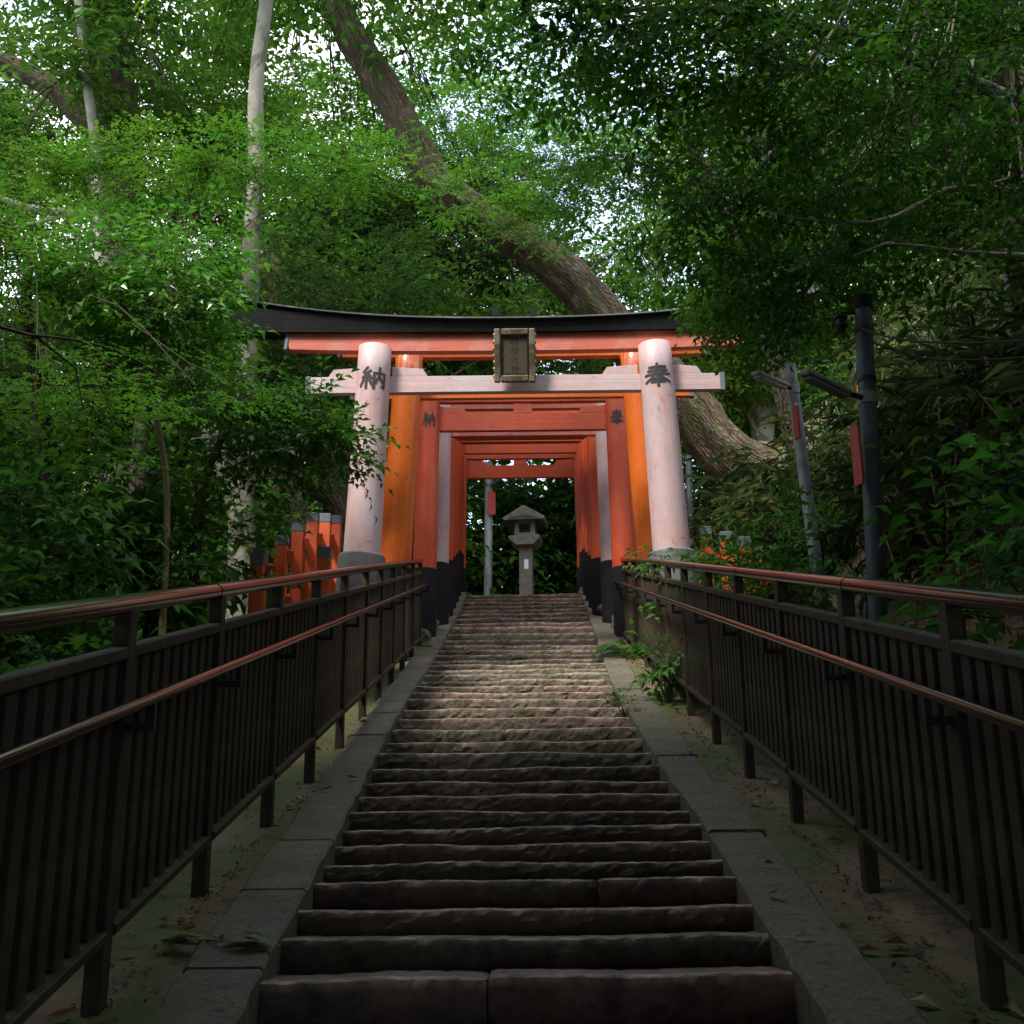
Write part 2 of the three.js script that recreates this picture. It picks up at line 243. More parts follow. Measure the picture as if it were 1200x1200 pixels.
// ---------------------------------------------------------------- ground, path, stairs, kerbs
{
  const xs = [], zs = [];
  for (let x = -70; x <= 70;) { xs.push(x); const a = Math.abs(x); x += a < 4 ? 0.16 : a < 9 ? 0.4 : a < 20 ? 1.2 : 4; }
  for (let z = -110; z <= 30;) { zs.push(z); const D = -z; z += D > 50 ? 5 : D > 32 ? 1.2 : D > -2 ? 0.4 : 1.5; }
  const pos = [], uv = [], idx = [];
  zs.forEach((z, j) => xs.forEach((x, i) => { pos.push(x, gy(x, z), z); uv.push(x, z); if (i && j) { const w = xs.length, o = j * w + i; idx.push(o - w - 1, o - 1, o, o - w - 1, o, o - w); } }));
  const g = new THREE.BufferGeometry(); g.setAttribute('position', new THREE.Float32BufferAttribute(pos, 3)); g.setAttribute('uv', new THREE.Float32BufferAttribute(uv, 2)); g.setIndex(idx); g.computeVertexNormals();
  struct('ground', g, M.earth);
}
const st = (x, y, z) => ({ p: V(x, y, z), a: V(1, 0, 0), b: V(0, 1, 0) });
function strip(x0, x1, D0, D1, dy, th = 0.3, n = 60) {                  // a sloping sheet with thickness that follows the slope
  const pos = [], uv = [], idx = [], m = 8;
  for (let k = 0; k <= n; k++) for (let i = 0; i <= m; i++) { const D = lerp(D0, D1, k / n), a = typeof x0 === 'function' ? x0(D) : x0, b = typeof x1 === 'function' ? x1(D) : x1, x = lerp(a, b, i / m);
    pos.push(x, prof(D) + dy + 0.012 * n3(x * 2, D * 1.3, 5) + (i === 0 || i === m ? -th * 0 : 0), -D); uv.push(x, D * 1.05); if (k && i) { const w = m + 1, o = k * w + i; idx.push(o - w - 1, o - w, o, o - w - 1, o, o - 1); } }
  const g = new THREE.BufferGeometry(); g.setAttribute('position', new THREE.Float32BufferAttribute(pos, 3)); g.setAttribute('uv', new THREE.Float32BufferAttribute(uv, 2)); g.setIndex(idx); g.computeVertexNormals(); return g;
}
const KW = 0.25;
struct('path_edge_left', strip(-1.85, (D) => xinL(D) - KW + 0.03, -1, 21, -0.022), M.concrete);
struct('path_edge_right', strip((D) => xinR(D) + KW - 0.03, 2.0, -1, 21, -0.022), M.concrete);
struct('path', strip(-2.2, 2.4, 20.3, 27.5, -0.05), M.earth);

const noses = [3.46, 4.03, 4.4, 4.74, 5.13, 5.44, 5.78, 6.08, 6.47, 6.87, 7.3, 7.74, 8.21, 8.68, 9.15, 9.69, 10.18, 10.7, 11.14, 11.57, 11.98, 12.43, 12.81, 13.2, 13.6, 13.99, 14.41, 14.85, 15.31, 15.8, 16.31];
for (let D = 16.72; D < 20.2; D += 0.42) noses.push(D);
for (let D = 3.46 - 0.4; D > -0.6; D -= 0.41) noses.unshift(D);
const stairs = new THREE.Group(); stairs.name = 'stairs'; stairs.userData.kind = 'structure'; scene.add(stairs);
const treadY = (D) => prof(D) - 0.03;
noses.forEach((D, i) => {
  const D1 = i + 1 < noses.length ? noses[i + 1] : D + 0.5, y = treadY(D), y0 = i ? treadY(noses[i - 1]) : y - 0.14;
  const xl = xinL(D) - 0.05, xr = xinR(D) + 0.05, cuts = [xl]; let x = xl + rr(0.6, 2.9);
  while (x < xr - 0.35) { cuts.push(x); x += rr(0.6, 1.8); } cuts.push(xr);
  const tilt = rr(-0.006, 0.008);
  for (let c = 1; c < cuts.length; c++) {
    const a = cuts[c - 1] + (c > 1 ? 0.003 : 0), b = cuts[c] - 0.003, dz = rr(-0.012, 0.012), dy = rr(-0.006, 0.006), N = Math.max(6, Math.ceil((b - a) / 0.024)), sd = i * 3.7 + c * 1.3;
    // cross-section from the foot of the riser over the worn nose to the back of the tread: [forward, up]
    const hh = y - y0 + 0.03, sec = [[0.02, -hh], [0.012, -hh * 0.82], [0.004, -hh * 0.64], [-0.002, -hh * 0.48], [-0.004, -hh * 0.34], [-0.002, -hh * 0.2], [0, -0.007], [0.009, 0], [0.05, 0.001], [0.14, -0.004], [D1 - D + 0.05, 0.002]];
    const pos = [], uv = [], idx = [], wear = []; let arc = [0]; for (let q = 1; q < sec.length; q++) arc.push(arc[q - 1] + Math.hypot(sec[q][0] - sec[q - 1][0], sec[q][1] - sec[q - 1][1]));
    for (let k = 0; k <= N; k++) { const X = lerp(a, b, k / N), e = Math.min(k, N - k) === 0 ? 0.006 : 0;
      sec.forEach(([f, u], q) => { const w = q < sec.length - 1 ? 1 : 0, rz = 0.01 * fbm(X * 2.1, q * 0.1, sd, 3) + (q > 5 ? 0.0025 : 0.008) * n3(X * 11, q * 0.7, sd) + (q > 5 ? 0.002 : 0.006) * n3(X * 30, q * 1.9, sd), ry = 0.009 * n3(X * 1.3, 1.7, sd) + 0.0025 * n3(X * 14, 0.3, sd) + 0.0015 * n3(X * 40, 0.3, sd);
        pos.push(X, y + u + dy + tilt * X + (q > 2 ? ry : 0) - (q > 4 ? e : 0), -(D + dz + f + w * rz + e * (q < 7 ? 1 : 0))); uv.push(X, arc[q] + i * 0.37); const wn = (q === 6 || q === 7) ? 1.5 + 1.7 * clamp(0.45 + n3(X * 9, q, sd) + 0.6 * n3(X * 45, q, sd), 0, 1) : 1; wear.push(wn, wn * 0.99, wn * 0.97); }); }
    const m = sec.length; for (let k = 1; k <= N; k++) for (let q = 1; q < m; q++) { const o = k * m + q; idx.push(o - m - 1, o - 1, o, o - m - 1, o, o - m); }
    for (const k of [0, N]) for (let q = 1; q < m - 1; q++) { const o = k * m; k ? idx.push(o, o + q + 1, o + q) : idx.push(o, o + q, o + q + 1); }
    for (let t = 0; t < idx.length; t += 3) { const s = idx[t + 1]; idx[t + 1] = idx[t + 2]; idx[t + 2] = s; }
    const g = new THREE.BufferGeometry(); g.setAttribute('position', new THREE.Float32BufferAttribute(pos, 3)); g.setAttribute('uv', new THREE.Float32BufferAttribute(uv, 2)); g.setAttribute('color', new THREE.Float32BufferAttribute(wear, 3)); g.setIndex(idx);
    part('step_stone', toCreasedNormals(g, 0.55), M.stone[(i * 2 + c + (rnd() < 0.3 ? 1 : 0)) % 3], stairs);
  }
});
for (const [nm, xf, s] of [['kerb_left', xinL, -1], ['kerb_right', xinR, 1]]) {
  const k = new THREE.Group(); k.name = nm; k.userData.kind = 'structure'; scene.add(k);
  let D = -0.6;
  while (D < 20.2) {
    const L = rr(0.75, 1.25), D1 = Math.min(20.4, D + L), dy = rr(-0.006, 0.008), w = KW + rr(-0.012, 0.012), ss = [];
    const r = 0.012, o = [[0, -0.22], [w, -0.22], [w, -r], [w - r, 0], [r, 0], [0, -r]].map(([a, b]) => [a * s, b]); if (s < 0) o.reverse();
    const N = Math.max(3, Math.ceil((D1 - D) / 0.1));
    for (let q = 0; q <= N; q++) { const d = lerp(D + 0.005, D1 - 0.005, q / N); ss.push(st(xf(d) + 0.008 * n3(d * 3, s, 2), prof(d) + dy + 0.005 * n3(d * 4, s, 9), -d)); }
    part('slab', sweep(o, ss.reverse()), M.slab[Math.floor(rnd() * 3)], k);
    D = D1;
  }
}

// ---------------------------------------------------------------- railings
function railing(x, s, Ds, label) {
  const t = thing('railing', label, 'railing', [x, ramp(Ds[0]), -Ds[0]]), loc = (px, py, D) => [px - x, py - ramp(Ds[0]), Ds[0] - D], L = (px, py, D) => V(...loc(px, py, D));
  const RH = 1.15, MH = 1.0, BH = 0.19, HH = 0.86, hx = x - s * 0.1;
  const postG = box(0.052, RH - 0.02 + 0.06, 0.076, 0.005);
  Ds.forEach((D) => part('post', postG, M.rail, t, loc(x, ramp(D) + (RH - 0.02 - 0.06) / 2, D)));
    const D0 = Ds[0] - 0.35, D9 = Ds[Ds.length - 1] + 0.06;
  const railPts = (px, h) => { const a = []; for (let D = D0; D < D9; D += 0.6) a.push(L(px, ramp(D) + h, D)); a.push(L(px, ramp(D9) + h, D9)); return a; };
  const top = part('top_rail', merge([limb(railPts(x, RH), [0.031, 0.031], { radial: 20, step: 0.3 }), new THREE.SphereGeometry(0.031, 14, 8).translate(...loc(x, ramp(D9) + RH, D9))]), M.pipe, t);
  for (let i = 1; i < Ds.length; i += 2) { const D = Ds[i] - 0.06, a = L(x, ramp(D) + RH, D), b = L(x, ramp(D + 0.022) + RH, D + 0.022); part('joint_ring', limb([a, b], [0.0345, 0.0345], { radial: 20 }), M.pipe, top); }
  const hand = part('handrail', merge([limb(railPts(hx, HH), [0.019, 0.019], { radial: 16, step: 0.3 }), new THREE.SphereGeometry(0.019, 12, 8).translate(...loc(hx, ramp(D9) + HH, D9))]), M.pipe, t);
  Ds.forEach((D) => {                                                   // an L of two bars carries the handrail
    const y = ramp(D) + HH - 0.085;
    part('bracket', merge([box(0.1, 0.022, 0.03, 0.003).clone().translate(-s * 0.082 , 0, 0), box(0.022, 0.072, 0.03, 0.003).clone().translate(-s * 0.121, 0.045, 0), box(0.012, 0.06, 0.05, 0.003).clone().translate(-s * 0.04, 0, 0)]), M.darkMetal, t, loc(x + s * 0.02, y, D));
  });
  const bar = (w, h) => { const r = 0.005; return [[-w / 2 + r, -h / 2], [w / 2 - r, -h / 2], [w / 2, -h / 2 + r], [w / 2, h / 2 - r], [w / 2 - r, h / 2], [-w / 2 + r, h / 2], [-w / 2, h / 2 - r], [-w / 2, -h / 2 + r]]; };
  const slatG = box(0.032, MH - BH - 0.025, 0.07, 0.004), all = [Ds[0] - 0.3, ...Ds];
  for (let i = 1; i < all.length; i++) {
    const a = all[i - 1] + (i > 1 ? 0.038 : 0), b = all[i] - 0.038, stn = (h, n = 4) => Array.from({ length: n + 1 }, (_, q) => { const D = lerp(a, b, q / n); return { p: L(x, ramp(D) + h, D), a: V(1, 0, 0), b: V(0, 1, 0) }; }).reverse();
    part('upper_bar', sweep(bar(0.05, 0.04), stn(MH)), M.rail, t);
    part('lower_bar', sweep(bar(0.066, 0.034), stn(BH)), M.rail, t);
    const n = Math.max(2, Math.round((b - a) / 0.117));
    for (let q = 0; q < n; q++) { const D = lerp(a, b, (q + 0.5) / n); const o = part('slat', slatG, M.rail, t, loc(x + s * 0.008, ramp(D) + (MH + BH) / 2 - 0.002, D)); o.rotation.y = rr(-0.02, 0.02); }
  }
  return t;
}
railing(-1.2, -1, [1.45, 2.62, 3.77, 4.9, 6.1, 7.27, 8.43, 9.6, 10.65, 11.7, 12.75, 13.8, 14.85], 'dark bronze slatted railing with glossy rails on the fern side of the steps');
railing(1.3, 1, [1.5, 2.62, 3.74, 4.92, 6.12, 7.3, 8.45, 9.65, 10.7, 11.75, 12.8, 13.85, 14.85, 15.6], 'dark bronze slatted railing with glossy rails below the lamp poles');

// ---------------------------------------------------------------- torii gates
const strokes = {
  osame: [[[30, 6], [15, 26], [32, 30]], [[41, 20], [12, 48], [42, 45]], [[34, 35], [44, 52]], [[27, 48], [27, 95]], [[15, 60], [6, 84]], [[38, 60], [46, 78]], [[55, 30], [54, 95]], [[55, 30], [94, 29], [93, 90], [83, 85]], [[75, 6], [73, 42], [59, 72]], [[73, 42], [87, 66]]],
  hou: [[[22, 17], [79, 15]], [[17, 32], [85, 30]], [[5, 48], [95, 45]], [[50, 3], [46, 36], [29, 62], [5, 79]], [[55, 46], [69, 63], [95, 78]], [[32, 66], [68, 65]], [[27, 80], [74, 79]], [[50, 56], [50, 98]]],
  ine: [[[36, 6], [12, 16]], [[6, 30], [44, 30]], [[26, 14], [26, 96]], [[26, 36], [6, 66]], [[26, 38], [44, 58]], [[86, 8], [54, 16]], [[58, 24], [62, 36]], [[72, 22], [73, 36]], [[90, 20], [84, 36]], [[56, 46], [56, 90], [92, 90], [92, 46], [78, 46]], [[56, 46], [70, 46]], [[56, 66], [70, 66]], [[78, 66], [92, 66]]],
  ni: [[[6, 16], [94, 16]], [[32, 4], [32, 28]], [[68, 4], [68, 28]], [[28, 34], [6, 66]], [[18, 54], [18, 96]], [[36, 42], [96, 42]], [[80, 42], [80, 94], [68, 88]], [[44, 56], [44, 78], [62, 78], [62, 56], [44, 56]]],
  oo: [[[8, 36], [92, 36]], [[50, 6], [48, 44], [34, 70], [8, 94]], [[50, 42], [66, 72], [94, 94]]],
  kami: [[[22, 4], [30, 14]], [[8, 24], [40, 24], [8, 60]], [[26, 44], [26, 96]], [[32, 48], [42, 60]], [[52, 22], [52, 70], [92, 70], [92, 22], [52, 22]], [[52, 46], [92, 46]], [[72, 4], [72, 98]]],
};
function brush(list, w, h, lw, ink, back, x0 = 0.06, x1 = 0.94) {                             // written characters, top to bottom
  const c = document.createElement('canvas'); c.width = w; c.height = h * list.length; const x = c.getContext('2d');
  if (back) { x.fillStyle = back; x.fillRect(0, 0, w, h * list.length); } else x.clearRect(0, 0, w, h * list.length);
  x.strokeStyle = ink; x.lineCap = 'round'; x.lineJoin = 'round';
  list.forEach((k, i) => strokes[k].forEach((s) => { x.lineWidth = lw * (s.length > 2 ? 0.9 : 1); x.beginPath(); s.forEach(([a, b], q) => { const X = w * (x0 + (x1 - x0) * a / 100), Y = h * i + h * (0.05 + 0.9 * b / 100); q ? x.lineTo(X, Y) : x.moveTo(X, Y); }); x.stroke(); }));
  const t = new THREE.CanvasTexture(c); t.colorSpace = THREE.SRGBColorSpace; return t;
}
M.inkL = new THREE.MeshStandardMaterial({ name: 'inked character', map: brush(['osame'], 256, 256, 24, '#3a3436'), transparent: true, alphaTest: 0.4, roughness: 0.8 });
M.inkR = new THREE.MeshStandardMaterial({ name: 'inked character', map: brush(['hou'], 256, 256, 24, '#3a3436'), transparent: true, alphaTest: 0.4, roughness: 0.8 });
M.plaqueFace = new THREE.MeshStandardMaterial({ name: 'plaque face', map: brush(['ine', 'ni', 'oo', 'kami'], 256, 96, 9, '#171008', '#4a3f2a', 0.32, 0.68), roughness: 0.55 });

function gate(o) {
  const g0 = o.g ?? gateFoot(o.D), t = thing('torii_gate', o.label, 'torii gate', [o.cx, g0, -o.D], o.turn ?? 0, o.group), { half, r0, r1, H, lean } = o;
  for (const s of [-1, 1]) {
    const pts = []; for (let k = 0; k <= 14; k++) { const q = k / 14; pts.push(new THREE.Vector2(lerp(r0, r1, q), lerp(-0.5, H, q))); } pts.push(new THREE.Vector2(0.001, H));
    const pg = new THREE.LatheGeometry(pts, 32); { const uv = pg.attributes.uv, p = pg.attributes.position; for (let i = 0; i < uv.count; i++) uv.setXY(i, uv.getX(i) * 2 * Math.PI * r0 + s, p.getY(i)); }
    const pil = part('pillar', pg, o.mp, t, [s * half, 0, 0]); pil.rotation.z = s * Math.atan(lean); pil.rotation.y = s * 0.7;
    const rs = r0 + (o.sleeveGrow ?? 0.012), sl = [[0, -0.5], [rs, -0.5], [rs - 0.004, o.sleeve - 0.02], [rs - 0.016, o.sleeve], [r0 * 0.97, o.sleeve]].map(([a, b]) => new THREE.Vector2(Math.max(a, 0.001), b));
    part('sleeve', boxFree(new THREE.LatheGeometry(sl, 32), rs), o.ms ?? M.black, pil);
    if (o.ink) { const q = (o.ink[0] - -0.5) / (H + 0.5), rad = lerp(r0, r1, q) + 0.003, w = o.ink[1], cg = new THREE.CylinderGeometry(rad, rad + 0.003, o.ink[2], 24, 1, true, -w / rad / 2, w / rad); const d = part('inscription', cg, s < 0 ? M.inkL : M.inkR, pil, [0, o.ink[0], 0]); d.rotation.y = -s * 0.7 + (s < 0 ? 0.1 : -0.08); }
  }
  const nl = half - lean * o.nuki[0] + o.ext, nh = o.nuki[1] - o.nuki[0];
  const ng = box(2 * nl, nh, o.nd ?? 0.07, 0.008).clone(); { const uv = ng.attributes.uv = ng.attributes.uv.clone(); for (let i = 0; i < uv.count; i++) { const u = uv.getX(i); uv.setXY(i, uv.getY(i), u); } }
  const nuki = part('tie_beam', ng, o.mb, t, [0, (o.nuki[0] + o.nuki[1]) / 2, 0]);
  if (o.caps) for (const s of [-1, 1]) part('end_cap', box(0.05, nh + 0.012, (o.nd ?? 0.07) + 0.012, 0.004), M.capGrey, nuki, [s * (nl - 0.006), 0, 0]);
  for (const s of [-1, 1]) for (const q of [-1, 1]) {                  // wedges above the tie beam
    const rx = half - lean * o.nuki[1], sh = new THREE.Shape([[0, 0], [0.36, 0], [0.31, 0.075], [0, 0.1]].map(([a, b]) => new THREE.Vector2(a, b)));
    const w = part('wedge', boxUV(new THREE.ExtrudeGeometry(sh, { depth: (o.nd ?? 0.07) - 0.02, bevelEnabled: true, bevelSize: 0.004, bevelThickness: 0.004, bevelSegments: 1 })), o.mb, t, [s * rx + q * (r1 * 0.9), o.nuki[1] + 0.004, q > 0 ? -0.028 : 0.028]); if (q < 0) w.rotation.y = Math.PI;
  }
  const curve = (x, L) => (o.rise ?? 0.1) * Math.pow(Math.abs(x) / L, 2.4), low = 0.14;
  const beam = (name, y0, y1, L0, L1, d0, d1, m, roofed, c0 = low, c1 = low, parent = t) => {
    const N = 36, ss = []; const oBase = roofed ? [[-d0 / 2, y0], [d0 / 2, y0], [d1 / 2, y1 - 0.035], [0, y1], [-d1 / 2, y1 - 0.035]] : [[-d0 / 2, y0], [d0 / 2, y0], [d1 / 2, y1], [-d1 / 2, y1]];
    // stations carry the outline; the ends lean outward with height
    const pos = [], uv = []; const P = [];
    for (let k = 0; k <= N; k++) { const f = k / N * 2 - 1; P.push(oBase.map(([a, b]) => { const q = (b - y0) / (y1 - y0), x = f * lerp(L0, L1, q); return V(x, b + curve(x, L1) * lerp(c0, c1, q), -a); })); }
    const m2 = oBase.length; const put = (v, a, b) => { pos.push(v.x, v.y, v.z); uv.push(a, b); };
    for (let k = 1; k <= N; k++) for (let i = 0; i < m2; i++) { const j = (i + 1) % m2, A = P[k - 1][i], B = P[k - 1][j], C = P[k][j], E = P[k][i]; for (const v of [A, C, B, A, E, C]) put(v, v.y + v.z, v.x); }
    for (const [ring, fl] of [[P[0], 0], [P[N], 1]]) for (let i = 1; i < m2 - 1; i++) for (const q of fl ? [0, i + 1, i] : [0, i, i + 1]) put(ring[q], ring[q].z, ring[q].y);
    const g = new THREE.BufferGeometry(); g.setAttribute('position', new THREE.Float32BufferAttribute(pos, 3)); g.setAttribute('uv', new THREE.Float32BufferAttribute(uv, 2)); g.computeVertexNormals();
    return part(name, g, m, parent);
  };
  const sh = beam('lower_lintel', o.shim[0], o.shim[1], o.sl, o.sl + 0.05, 0.1, 0.11, o.mb2 ?? o.mb, false);
  if (o.caps) for (const s of [-1, 1]) { const y = (o.shim[0] + o.shim[1]) / 2; part('end_cap', box(0.035, o.shim[1] - o.shim[0] + 0.015, 0.125, 0.004), M.capGrey, sh, [s * (o.sl + 0.03), y + low * curve(o.sl, o.sl + 0.05), 0]).rotation.z = s * 0.1; }
  const ka = beam('top_lintel', o.shim[1] + 0.003, o.kas, o.kl - 0.14, o.kl, 0.2, 0.28, o.mk ?? M.black, true, low, 1);
  if (o.roof) { beam('roof_sheet', o.kas - 0.03, o.kas + 0.03, o.kl, o.kl + 0.03, 0.34, 0.3, M.roof, true, 1, 1, ka); for (const s of [-1, 1]) part('roof_clamp', box(0.07, 0.1, 0.3, 0.006), M.black, ka, [s * 0.2, o.kas + 0.05, 0]); for (const s of [-1, 1]) part('end_board', box(0.12, 0.16, 0.4, 0.006), M.greyBase, ka, [s * (o.kl + 0.02), o.kas - 0.02 + (o.rise ?? 0.1), 0]).rotation.z = s * 0.25; }
  if (o.strut) part('centre_strut', box(0.24, o.shim[0] - o.nuki[1], 0.06, 0.006), o.mb, t, [0, (o.shim[0] + o.nuki[1]) / 2 + 0.002, 0]);
  return t;
}
function boxFree(g, r) { const uv = g.attributes.uv, p = g.attributes.position; for (let i = 0; i < uv.count; i++) uv.setXY(i, uv.getX(i) * 2 * Math.PI * r, p.getY(i)); return g; }

gate({ D: 12.15, cx: -0.02, half: 1.585, lean: 0.052, r0: 0.2, r1: 0.17, H: 3.36, nuki: [2.885, 3.07], ext: 0.72, nd: 0.08, caps: true, shim: [3.345, 3.535], sl: 2.36, kl: 3.1, kas: 3.69, rise: 0.3, roof: true, strut: true, sleeve: 1.14, sleeveGrow: 0.04, ms: M.greyBase, mp: M.pink, mb: M.pink, mb2: M.pinkRed, mk: M.black, ink: [2.97, 0.33, 0.28], label: 'chalky pale pink torii gate with black upturned lintel, first over the steps' });
gate({ D: 13.5, cx: 0.055, half: 1.485, lean: 0.076, r0: 0.205, r1: 0.158, H: 3.44, nuki: [2.91, 3.09], ext: 0.7, shim: [3.42, 3.62], sl: 2.08, kl: 2.5, kas: 3.78, rise: 0.12, strut: true, caps: true, sleeve: 0.9, mp: M.orange, mb: M.orange, ms: M.black, label: 'bright glossy orange torii gate just behind the pale pink one' });
gate({ D: 15.45, cx: 0.07, half: 1.275, lean: 0.022, r0: 0.16, r1: 0.14, H: 3.3, nuki: [2.6, 2.84], ext: 0.5, shim: [3.0, 3.2], sl: 1.9, kl: 2.2, kas: 3.36, strut: true, sleeve: 0.74, mp: M.red, mb: M.red, ink: [2.72, 0.2, 0.24], label: 'dull red torii gate with black characters where the railings end' });
gate({ D: 16.45, cx: 0.08, half: 1.17, lean: 0.02, r0: 0.14, r1: 0.125, H: 3.2, nuki: [2.56, 2.76], ext: 0.45, shim: [2.96, 3.14], sl: 1.75, kl: 2.05, kas: 3.3, strut: true, sleeve: 0.74, mp: M.pink, mb: M.pinkRed, label: 'faded pink torii gate, the only pale one inside the red tunnel' });
[[17.2, M.red2, 0.02], [17.95, M.red, 0.02], [18.7, M.red2, 0.0], [19.45, M.red, 0.0], [20.3, M.red2, -0.06], [21.3, M.red2, -0.16]].forEach(([D, m, dh], i) => gate({ D, cx: 0.045, half: 1.13, lean: 0.02, r0: 0.155, r1: 0.135, H: 3.15 + dh, nuki: [2.54 + dh, 2.78 + dh], ext: 0.42, shim: [2.9 + dh, 3.12 + dh], sl: 1.7, kl: 2.0, kas: 3.26 + dh, strut: true, sleeve: 0.72, mp: m, mb: m, group: 'red gates of the tunnel', label: ['shaded red torii gate next after the faded pink one', 'third red torii gate counted back from where the steps end', 'second red torii gate counted back from where the steps end', 'red torii gate over the highest steps', 'red torii gate just past the top of the steps', 'last red torii gate, framing the stone lantern'][i] }));

{ // the plaque under the first lintel
  const t = thing('shrine_plaque', 'dark framed shrine plaque with written characters hanging on the pale gate', 'plaque', [-0.02, gateFoot(12.15) + 2.935, -12.0]); t.rotation.x = 0.2;
  const W = 0.42, H = 0.56;
  part('panel', box(W - 0.1, H - 0.12, 0.03, 0.004), M.plaqueFrame, t, [0, H / 2, 0.005]);
  const face = part('inscription', new THREE.PlaneGeometry(W - 0.17, H - 0.18), M.plaqueFace, t, [0, H / 2, 0.024]);
  for (const s of [-1, 1]) { part('frame_side', box(0.065, H, 0.07, 0.012), M.plaqueFrame, t, [s * (W / 2 - 0.03), H / 2, 0.015]); part('frame_rail', box(W - 0.135, 0.07, 0.07, 0.012), M.plaqueFrame, t, [0, H / 2 + s * (H / 2 - 0.035), 0.015]); part('inner_edge', box(0.014, H - 0.14, 0.02, 0.003), M.black, t, [s * (W / 2 - 0.073), H / 2, 0.03]); }
  for (const s of [-1, 1]) for (let k = 0; k < 7; k++) part('gilt_leaf', new THREE.SphereGeometry(0.016, 8, 6).scale(0.8, 1.5, 0.7), M.gold, t, [s * (W / 2 + 0.002), 0.06 + k * 0.072, 0.03]);
}
console.log('gates done');

// ---------------------------------------------------------------- vermilion fences
function capPost(parent, x, z, top, w = 0.11, capH = 0.1) {
  const g = gy(x, z) - 0.25, o = part('post', box(w, top - capH - g, w, 0.006), M.fenceOrange, parent, [x - parent.position.x, (top - capH + g) / 2 - parent.position.y, z - parent.position.z]);
  part('cap', box(w + 0.008, capH, w + 0.008, 0.008), M.capGrey, o, [0, (top - capH - g) / 2 + capH / 2 - 0.002, 0]); return o;
}
function rail2(parent, name, a, b, w = 0.06, h = 0.12) {
  const d = b.clone().sub(a), L = d.length(), o = part(name, box(w, h, L, 0.005), M.fenceOrange, parent); o.position.copy(a.clone().add(b).multiplyScalar(0.5).sub(parent.position)); o.lookAt(o.position.clone().add(d)); return o;
}
function lowFence(label, spec) {
  const P = spec.map(([u, v, D]) => at(u, v, D)), t = thing('shrine_fence', label, 'fence', [P[0].x, gy(P[0].x, P[0].z), P[0].z]);
  P.forEach((p, i) => capPost(t, p.x, p.z, p.y, spec[i][3] ?? 0.115));
  for (let i = 1; i < P.length; i++) if (!spec[i][4]) for (const [dy, h] of [[-0.27, 0.12], [-0.72, 0.12]]) rail2(t, 'cross_rail', P[i - 1].clone().add(V(0, dy, 0)), P[i].clone().add(V(0, dy, 0)), 0.06, h);
  return t;
}
lowFence('low vermilion fence with grey capped posts beside the pale gate pillar, among ferns', [[306, 644, 11.3], [331, 629, 11.7], [350, 613, 12.1], [367, 602, 12.5], [382, 603, 12.9], [394, 605, 13.3]]);
lowFence('short vermilion fence with grey caps standing in front of the taller one', [[303, 650, 10.8], [381, 642, 10.9]]);
lowFence('vermilion fence with grey caps behind the dark leafy shrub', [[826, 618, 12.4], [850, 624, 12.0], [872, 630, 11.6], [896, 642, 11.1]]);

lowFence('orange fence posts half hidden by bamboo grass high on the bank', [[1008, 425, 14.2], [1092, 432, 14.4], [1182, 428, 14.6], [1270, 430, 14.8]]);
// ---------------------------------------------------------------- poles, lantern, stones
function pole(o) {
  const b = o.base, t = thing('lamp_pole', o.label, 'pole', [b.x, b.y, b.z]), top = o.top.clone().sub(b), dir = top.clone().normalize();
  const shaft = part('shaft', limb([dir.clone().multiplyScalar(-0.3), top], [o.r * 1.08, o.r], { radial: 20, step: 0.8 }), o.m, t);
  const cap = part('cap', new THREE.CylinderGeometry(o.r * 1.12, o.r * 1.12, 0.09, 20), o.capM ?? o.m, shaft); cap.position.copy(top); cap.quaternion.setFromUnitVectors(V(0, 1, 0), dir);
  for (const q of o.bands ?? []) { const k = part('band', new THREE.CylinderGeometry(o.r * 1.14, o.r * 1.14, 0.035, 20), M.darkMetal, shaft); k.position.copy(top).addScaledVector(dir, -q); k.quaternion.setFromUnitVectors(V(0, 1, 0), dir); }
  if (o.lamp) {
    const [p, q] = o.lamp.map((v) => v.clone().sub(b)), d = q.clone().sub(p), L = d.length(), h = part('lamp', merge([box(0.075, 0.04, L, 0.014), box(0.06, 0.02, L * 0.9, 0.006).clone().translate(0, -0.033, 0)]), o.lampM, t);
    h.position.copy(p).add(q).multiplyScalar(0.5); h.lookAt(t.localToWorld ? b.clone().add(h.position).add(d) : d);
    const on = top.clone().addScaledVector(dir, -(top.y - p.y) / dir.y); part('bracket', limb([on, p.clone().lerp(q, 0.06)], [0.022, 0.018], { radial: 8 }), M.darkMetal, h.parent);
    part('lamp_clamp', new THREE.CylinderGeometry(o.r * 1.16, o.r * 1.16, 0.08, 20), o.lampM, t).position.copy(on);
  }
  if (o.sign) { const s = part('sign_board', boxUV(new THREE.ExtrudeGeometry(new THREE.Shape([[-1, 0], [1, 0], [1, o.sign[1]], [0, o.sign[1] + 0.04], [-1, o.sign[1]]].map(([p, q]) => [p * (o.sign[3] ?? 0.04), q]).map(([a, c]) => new THREE.Vector2(a, c))), { depth: 0.018, bevelEnabled: false })), M.signRed, t); s.position.copy(o.sign[0].clone().sub(b)); s.rotation.y = o.sign[2]; }
  return t;
}
